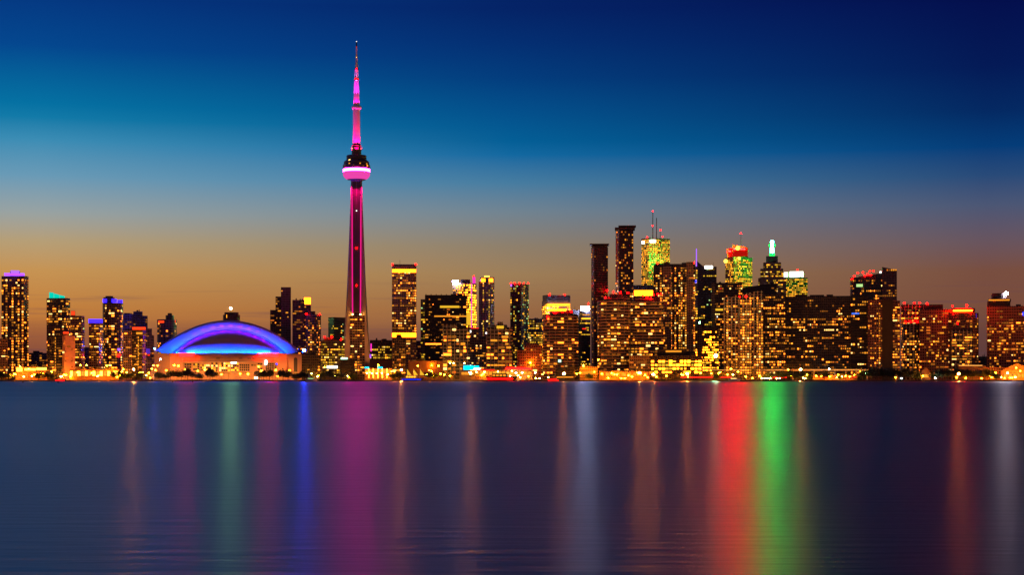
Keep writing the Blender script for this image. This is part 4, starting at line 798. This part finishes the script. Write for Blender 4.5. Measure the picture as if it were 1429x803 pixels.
# ------------------------------------------------------------------ street lamps
LAMPS = []   # px, py of the head, depth, kind
for px, py in ((5, 521), (28, 511.5), (40, 515), (48, 523), (60, 521), (72, 519), (92, 524), (108, 520), (112, 510), (121, 510), (117, 516), (128, 521), (138, 524), (149, 510.5), (154, 510.5), (160, 519), (167, 524), (172, 516), (177, 520), (187, 516), (199, 520), (212, 515),
               (214, 510.5), (220, 510.5), (217, 517), (232, 517.5), (243, 510.5), (249, 511), (258, 516.5), (276, 518), (286, 516.5), (309, 523), (335, 522), (346, 522.5), (361, 512), (365, 518), (385, 517), (387, 525), (404, 517.5), (453, 513), (528, 510), (556, 524), (583, 511), (599, 517),
               (612, 511), (628, 525), (672, 524), (703, 526), (740, 506), (757, 523), (805, 522), (814, 510), (835, 502.5), (840, 522), (849, 528), (861, 523), (867, 528.5), (872, 529), (877, 524.5), (882, 526), (891, 522), (900, 524), (904, 527), (916, 526), (930, 525), (951, 523), (960, 526), (978, 521), (1003, 521),
               (1020, 515), (1041, 526), (1030, 519), (1050, 528), (1060, 525), (1100, 516), (1103, 525), (1117, 516), (1158, 526), (1139, 525), (1146, 525.5), (1180, 525), (1186, 526), (1192, 524), (1201, 519), (1250, 527), (1288, 525), (1335, 527), (1348, 528), (1370, 529.5), (1384, 527), (1418, 513.5), (1402, 528), (1410, 527.5)):
    LAMPS.append((px, py, 'sodium'))
for px, py in ((15, 525), (33, 526), (66, 524), (204, 524), (356, 527), (372, 524), (433, 523), (443, 526), (468, 526), (485, 525), (512, 521), (519, 521.5), (526, 521.5), (533, 521), (541, 523), (628, 507), (633, 507), (648, 507), (655, 520), (665, 519.5), (676, 519.5), (695, 519), (712, 525), (726, 527), (748, 529), (753, 528.5), (765, 527), (1063, 531), (1067, 531), (1071, 531), (1075, 531), (1084, 531), (1088, 531), (1124, 529), (1168, 527), (1310, 518)):
    LAMPS.append((px, py, 'warm_lamp'))
for px, py in ((224, 501.5), (358, 528), (720, 521), (1157, 515.5), (1258, 529), (1305, 529.5)): LAMPS.append((px, py, 'cool_lamp'))
for px, py in ((729, 520.5), (747, 520.5), (1208, 521), (1406, 521), (356, 529)): LAMPS.append((px, py, 'green_lamp'))
rl = random.Random(11)
for _ in range(80):
    px = rl.choice((rl.uniform(2, 215), rl.uniform(2, 215), rl.uniform(430, 560), rl.uniform(590, 760), rl.uniform(800, 985), rl.uniform(985, 1070), rl.uniform(1095, 1215), rl.uniform(1380, 1428)))
    if min(abs(px-a[0]) for a in LAMPS) > 1.6: LAMPS.append((round(px, 1), rl.uniform(518, 528), 'sodium' if rl.random() < .75 else 'warm_lamp'))
look = {'sodium': 'amber street lamp', 'warm_lamp': 'warm white lamp post', 'cool_lamp': 'cool white lamp post', 'green_lamp': 'greenish lamp post'}
names = name_all([(a, c) for a, b_, c in LAMPS], lambda k: look[k])
HEAD = {}
def head_mesh(key):
    if key not in HEAD:
        q = MB(); q.lathe([(.05, -.7), (.85, -.45), (.95, 0), (.7, .35), (.1, .46)], 10); HEAD[key] = q.mesh('lamp_head', [EM[key]], True)
    return HEAD[key]
q = MB(); q.lathe([(.3, 0), (.16, .04), (.10, 1)], 6); POLE = q.mesh('pole', [M_DARK])
q = MB(); q.box(-.75, .75, -.5, .5, .46, .66); HOOD = q.mesh('hood', [M_DARK])
for i, (px, py, key) in enumerate(LAMPS):
    Y = random.uniform(2372, 2392) if py > 519 else random.uniform(2384, 2396)
    if py > 529: Y = 2362
    z = max(2.6, wz(py, Y)-GZ)
    r = empty('street_lamp', (wx(px, Y), Y, GZ), 0, names[i], 'street lamp', 'street lamps along the waterfront')
    put('pole', POLE, r, (0, 0, 0), 0, (1, 1, z-.5)); hd = put('lamp_head', head_mesh(key), r, (0, 0, z)); put('hood', HOOD, hd, (0, 0, 0))
# tall special lamps
def mast_lamp(px, py, Y, key, r_, label):
    z = wz(py, Y)-GZ; r = empty('light_mast', (wx(px, Y), Y, GZ), 0, label, 'light mast')
    put('pole', POLE, r, (0, 0, 0), 0, (2, 2, z-r_*.8)); put('lamp_head', ball_mesh(key, r_), r, (0, 0, z)); q = MB(); q.box(-r_*.8, r_*.8, -.3, .3, -r_*1.0-.3, -r_*.9); q.box(-r_*1.5, r_*1.5, -r_*1.3, r_+.29, -r_*1.4-.3, -r_*1.4-.01); q.box(-r_*1.5, r_*1.5, r_+.3, r_+.6, -r_*1.4, r_*1.4); q.box(r_*1.5+.01, r_*1.5+.3, -r_*1.4, r_+.6, -r_*1.4, r_*1.4); q.box(-r_*1.5-.3, -r_*1.5-.01, -r_*.2, r_+.6, -r_*1.4, r_*1.4); o = q.build('added_shield', M_DARK, r); o.location = (0, 0, z)  # shield added around the lamp to keep its light off the land
mast_lamp(424.5, 489.5, 2550, 'blue_lamp', 1.7, 'tall mast with a brilliant blue lamp at the right end of the dome')
mast_lamp(999, 497, 2400, 'mint_lamp', 1.5, 'tall mast with a brilliant pale green lamp below the tan finned tower')

for px, py, what in ((186.5, 516, 'below the red banded tower'), (560, 517, 'by the boat outlined in blue neon'), (657, 521.5, 'just right of the cyan lit sign'), (787, 522, 'below the striped round condominium'), (893, 521, 'left of the gold bayed office'),
                     (912, 523, 'before the gold bayed office edge'), (959, 522, 'right of centre before the gold bayed office'), (1117, 516, 'below the wide dark slab'), (1338, 522, 'below the round topped tower')):
    mast_lamp(px, py, 2354, 'added_amber_flood', .95, f'added amber floodlight at the water {what}')  # masts added to throw amber streaks on the water

# ------------------------------------------------------------------ shoreline trees
def leaf_mat(name, c):
    m = newmat(name); t = NT(m); o = t.n('ShaderNodeOutputMaterial'); b = t.n('ShaderNodeBsdfPrincipled'); t.l(b.outputs[0], o.inputs[0])
    g = t.n('ShaderNodeNewGeometry'); t.l(t.mix(g.outputs['Random Per Island'], tuple(v*.5 for v in c), tuple(v*1.6 for v in c)), b.inputs['Base Color']); b.inputs['Roughness'].default_value = .7; return m
LEAF = leaf_mat('leaves', (.075, .12, .025)); LEAF2 = leaf_mat('leaves_deep', (.035, .055, .02))
def tree_meshes(seed, h, wd, leaf):
    rnd = random.Random(seed); q = MB(); th = h*.32
    q.tube((0, 0, 0), (0, 0, th), .32, 7); tips = []
    for k in range(6):
        a = 2*math.pi*k/6+rnd.random(); e = (wd*.34*math.cos(a), wd*.34*math.sin(a), th+h*rnd.uniform(.2, .42)); q.tube((0, 0, th*.85), e, .13, 5); tips.append(e)
    q.tube((0, 0, th), (0, 0, h*.78), .18, 5); tips.append((0, 0, h*.8))
    tr = q.mesh('trunk', [M_TRUNK]); c = MB()
    lobes = [(x, y, z, rnd.uniform(.24, .36)*wd) for x, y, z in tips] + [(rnd.uniform(-.3, .3)*wd, rnd.uniform(-.3, .3)*wd, h*rnd.uniform(.45, .85), rnd.uniform(.14, .24)*wd) for _ in range(6)]
    for x, y, z, r_ in lobes:
        for _ in range(70):
            d = Vector((rnd.gauss(0, 1), rnd.gauss(0, 1), rnd.gauss(0, .8))).normalized()*r_*rnd.uniform(.55, 1.05)
            p = Vector((x, y, z))+d; s_ = rnd.uniform(.35, .75); a1 = Vector((rnd.gauss(0, 1), rnd.gauss(0, 1), rnd.gauss(0, 1))).normalized(); a2 = a1.orthogonal().normalized()
            b = len(c.v); c.v += [tuple(p+a1*s_), tuple(p+a2*s_*.8), tuple(p-a1*s_), tuple(p-a2*s_*.8)]; c.f.append((b, b+1, b+2, b+3)); c.uv.append([(0, 0)]*4); c.mi.append(0)
    return tr, c.mesh('crown', [leaf])
KINDS = {'round': tree_meshes(1, 10, 10, LEAF), 'low': tree_meshes(2, 7.5, 9.5, LEAF), 'tall': tree_meshes(3, 13, 9.5, LEAF2), 'dark': tree_meshes(4, 11, 12, LEAF2)}
TREES = []
for px, k in ((3, 'dark'), (14, 'round'), (54, 'low'), (62, 'dark'), (71, 'low'), (160, 'dark'), (169, 'round'), (177, 'low'), (183, 'round'), (196, 'dark'), (205, 'round'), (222, 'low'), (230, 'low'), (238, 'round'), (247, 'round'), (253, 'dark'), (262, 'tall'), (268, 'dark'), (278, 'low'), (293, 'tall'), (297, 'dark'),
              (362, 'dark'), (368, 'tall'), (376, 'dark'), (395, 'dark'), (402, 'dark'), (413, 'low'), (423, 'dark'), (432, 'low'), (452, 'dark'), (460, 'tall'), (468, 'dark'), (478, 'dark'), (492, 'low'), (549, 'low'), (556, 'dark'), (598, 'dark'), (606, 'low'), (822, 'low'), (1000, 'low'), (1072, 'dark'), (1086, 'tall'), (1093, 'dark'), (1104, 'tall'), (1112, 'dark'), (1121, 'tall'), (1128, 'low'),
              (1150, 'dark'), (1172, 'low'), (1204, 'dark'), (1216, 'tall'), (1224, 'dark'), (1232, 'tall'), (1240, 'dark'), (1248, 'tall'), (1257, 'dark'), (1264, 'tall'), (1272, 'dark'), (1280, 'low'), (1303, 'dark'), (1309, 'tall'), (1315, 'dark'), (1322, 'tall'), (1329, 'dark'), (1336, 'tall'), (1343, 'dark'), (1350, 'tall'), (1357, 'dark'), (1365, 'tall'), (1373, 'dark'), (1381, 'dark'), (1390, 'low')):
    TREES.append((px, k))
tl = {'round': 'rounded lamp-lit green tree', 'low': 'low spreading green tree', 'tall': 'tall narrow dark tree', 'dark': 'broad dark tree'}
names = name_all(TREES, lambda k: tl[k])
for i, (px, k) in enumerate(TREES):
    Y = random.uniform(2367, 2384); s_ = random.uniform(.85, 1.15)*(1.35 if 1200 < px < 1400 else 1.25 if 205 < px < 425 else 1.05)
    r = empty('shore_tree', (wx(px, Y), Y, GZ), random.uniform(0, 6), names[i], 'tree', 'trees along the shore')
    put('trunk', KINDS[k][0], r, (0, 0, 0), 0, (s_, s_, s_)); put('crown', KINDS[k][1], r, (0, 0, 0), 0, (s_, s_, s_))

# ------------------------------------------------------------------ boats on the water's edge
def boat(px, Y, ln, label, hullm, cab=None, trim=None, masts=0, lit=None):
    r = empty('boat', (wx(px, Y), Y, 0), random.uniform(-.1, .1), label, 'boat')
    h = ln*.11+.6; q = MB(); rows = []
    for zf, sc in ((-.4, .8), (h, 1.0)):
        rows.append([(x*ln/2*sc, y*ln*.13*sc, zf+(.25*h if abs(x) > .95 and zf > 0 else 0)) for x, y in ((-1, -.6), (-.5, -1), (.4, -1), (1, 0), (.4, 1), (-.5, 1), (-1, .6))])
    q.grid(rows, 0, True); b = len(q.v)-7; q.f.append(tuple(b+k for k in range(7))); q.uv.append([(0, 0)]*7); q.mi.append(0)
    q.build('hull', hullm, r)
    q = MB(); q.box(-ln*.3, ln*.18, -ln*.08, ln*.08, h+.01, h+ln*.12); cb_ = q.build('cabin', cab or M_WHITE, r)
    if lit:
        for k in range(4): q = MB(); q.box(-ln*.28+k*ln*.11, -ln*.2+k*ln*.11, -ln*.08-.1, -ln*.08-.01, h+ln*.03, h+ln*.09); q.build('window', EM[lit], cb_)
    if trim: q = MB(); q.box(-ln*.48, ln*.36, -ln*.14-.25, -ln*.14-.02, h*.55, h*.55+.55); q.build('neon_trim', EM[trim], r)
    for k in range(masts):
        x = -ln*.25+k*ln*.28; q = MB(); q.tube((x, 0, h), (x, 0, h+ln*.42), .14); ms_ = q.build('mast', M_WHITE, r)
        q = MB(); b = 0; q.v += [(x+.2, -.1, h+ln*.13), (x+ln*.2, -.1, h+ln*.13), (x+.2, -.1, h+ln*.40), (x+.2, .1, h+ln*.13), (x+ln*.2, .1, h+ln*.13), (x+.2, .1, h+ln*.40)]
        for f in ((0, 1, 2), (5, 4, 3), (0, 3, 4, 1), (1, 4, 5, 2), (2, 5, 3, 0)): q.f.append(f); q.uv.append([(0, 0)]*len(f)); q.mi.append(0)
        q.build('sail', EM['gold'] if lit == 'gold_bright' else M_WHITE, ms_)
boat(576, 2340, 32, 'moored sailing ship outlined in blue neon with gold lit sails', M_DARK, None, 'blue_neon', 3, 'gold_bright')
boat(85, 2342, 14, 'small boat with red lit trim near the orange floodlit block', M_DARK, plainm := plain('red_paint', (.4, .03, .02), .5), 'red_neon', 0, 'amber')
boat(435, 2342, 18, 'pale motor boat moored right of the dome', M_WHITE, None, None, 1, 'green_room')
boat(773, 2342, 16, 'motor boat with red lit trim below the striped round condominium', M_DARK, plainm, 'red_neon', 0, 'red_room')
boat(1025, 2340, 18, 'cream motor yacht moored below the finned apartment tower', M_WHITE, None, None, 0, 'pale')
boat(700, 2338, 44, 'long low ferry with a red light line along its hull by the terminal', M_DARK, M_DARK, 'red_neon', 0, 'amber')
for px, py in ((32, 533.5), (81, 533.8), (241, 533), (269, 533)):
    Y = CAMZ*F/(py+1.2-HY); r = empty('mooring_post', (wx(px, Y), Y, 0), 0, f'dark wooden mooring post in the water {where(px)}', 'post', 'mooring posts')
    q = MB(); q.lathe([(.5, -2), (.5, 1.5), (.38, 1.9)], 10); q.build('post', M_TRUNK, r)
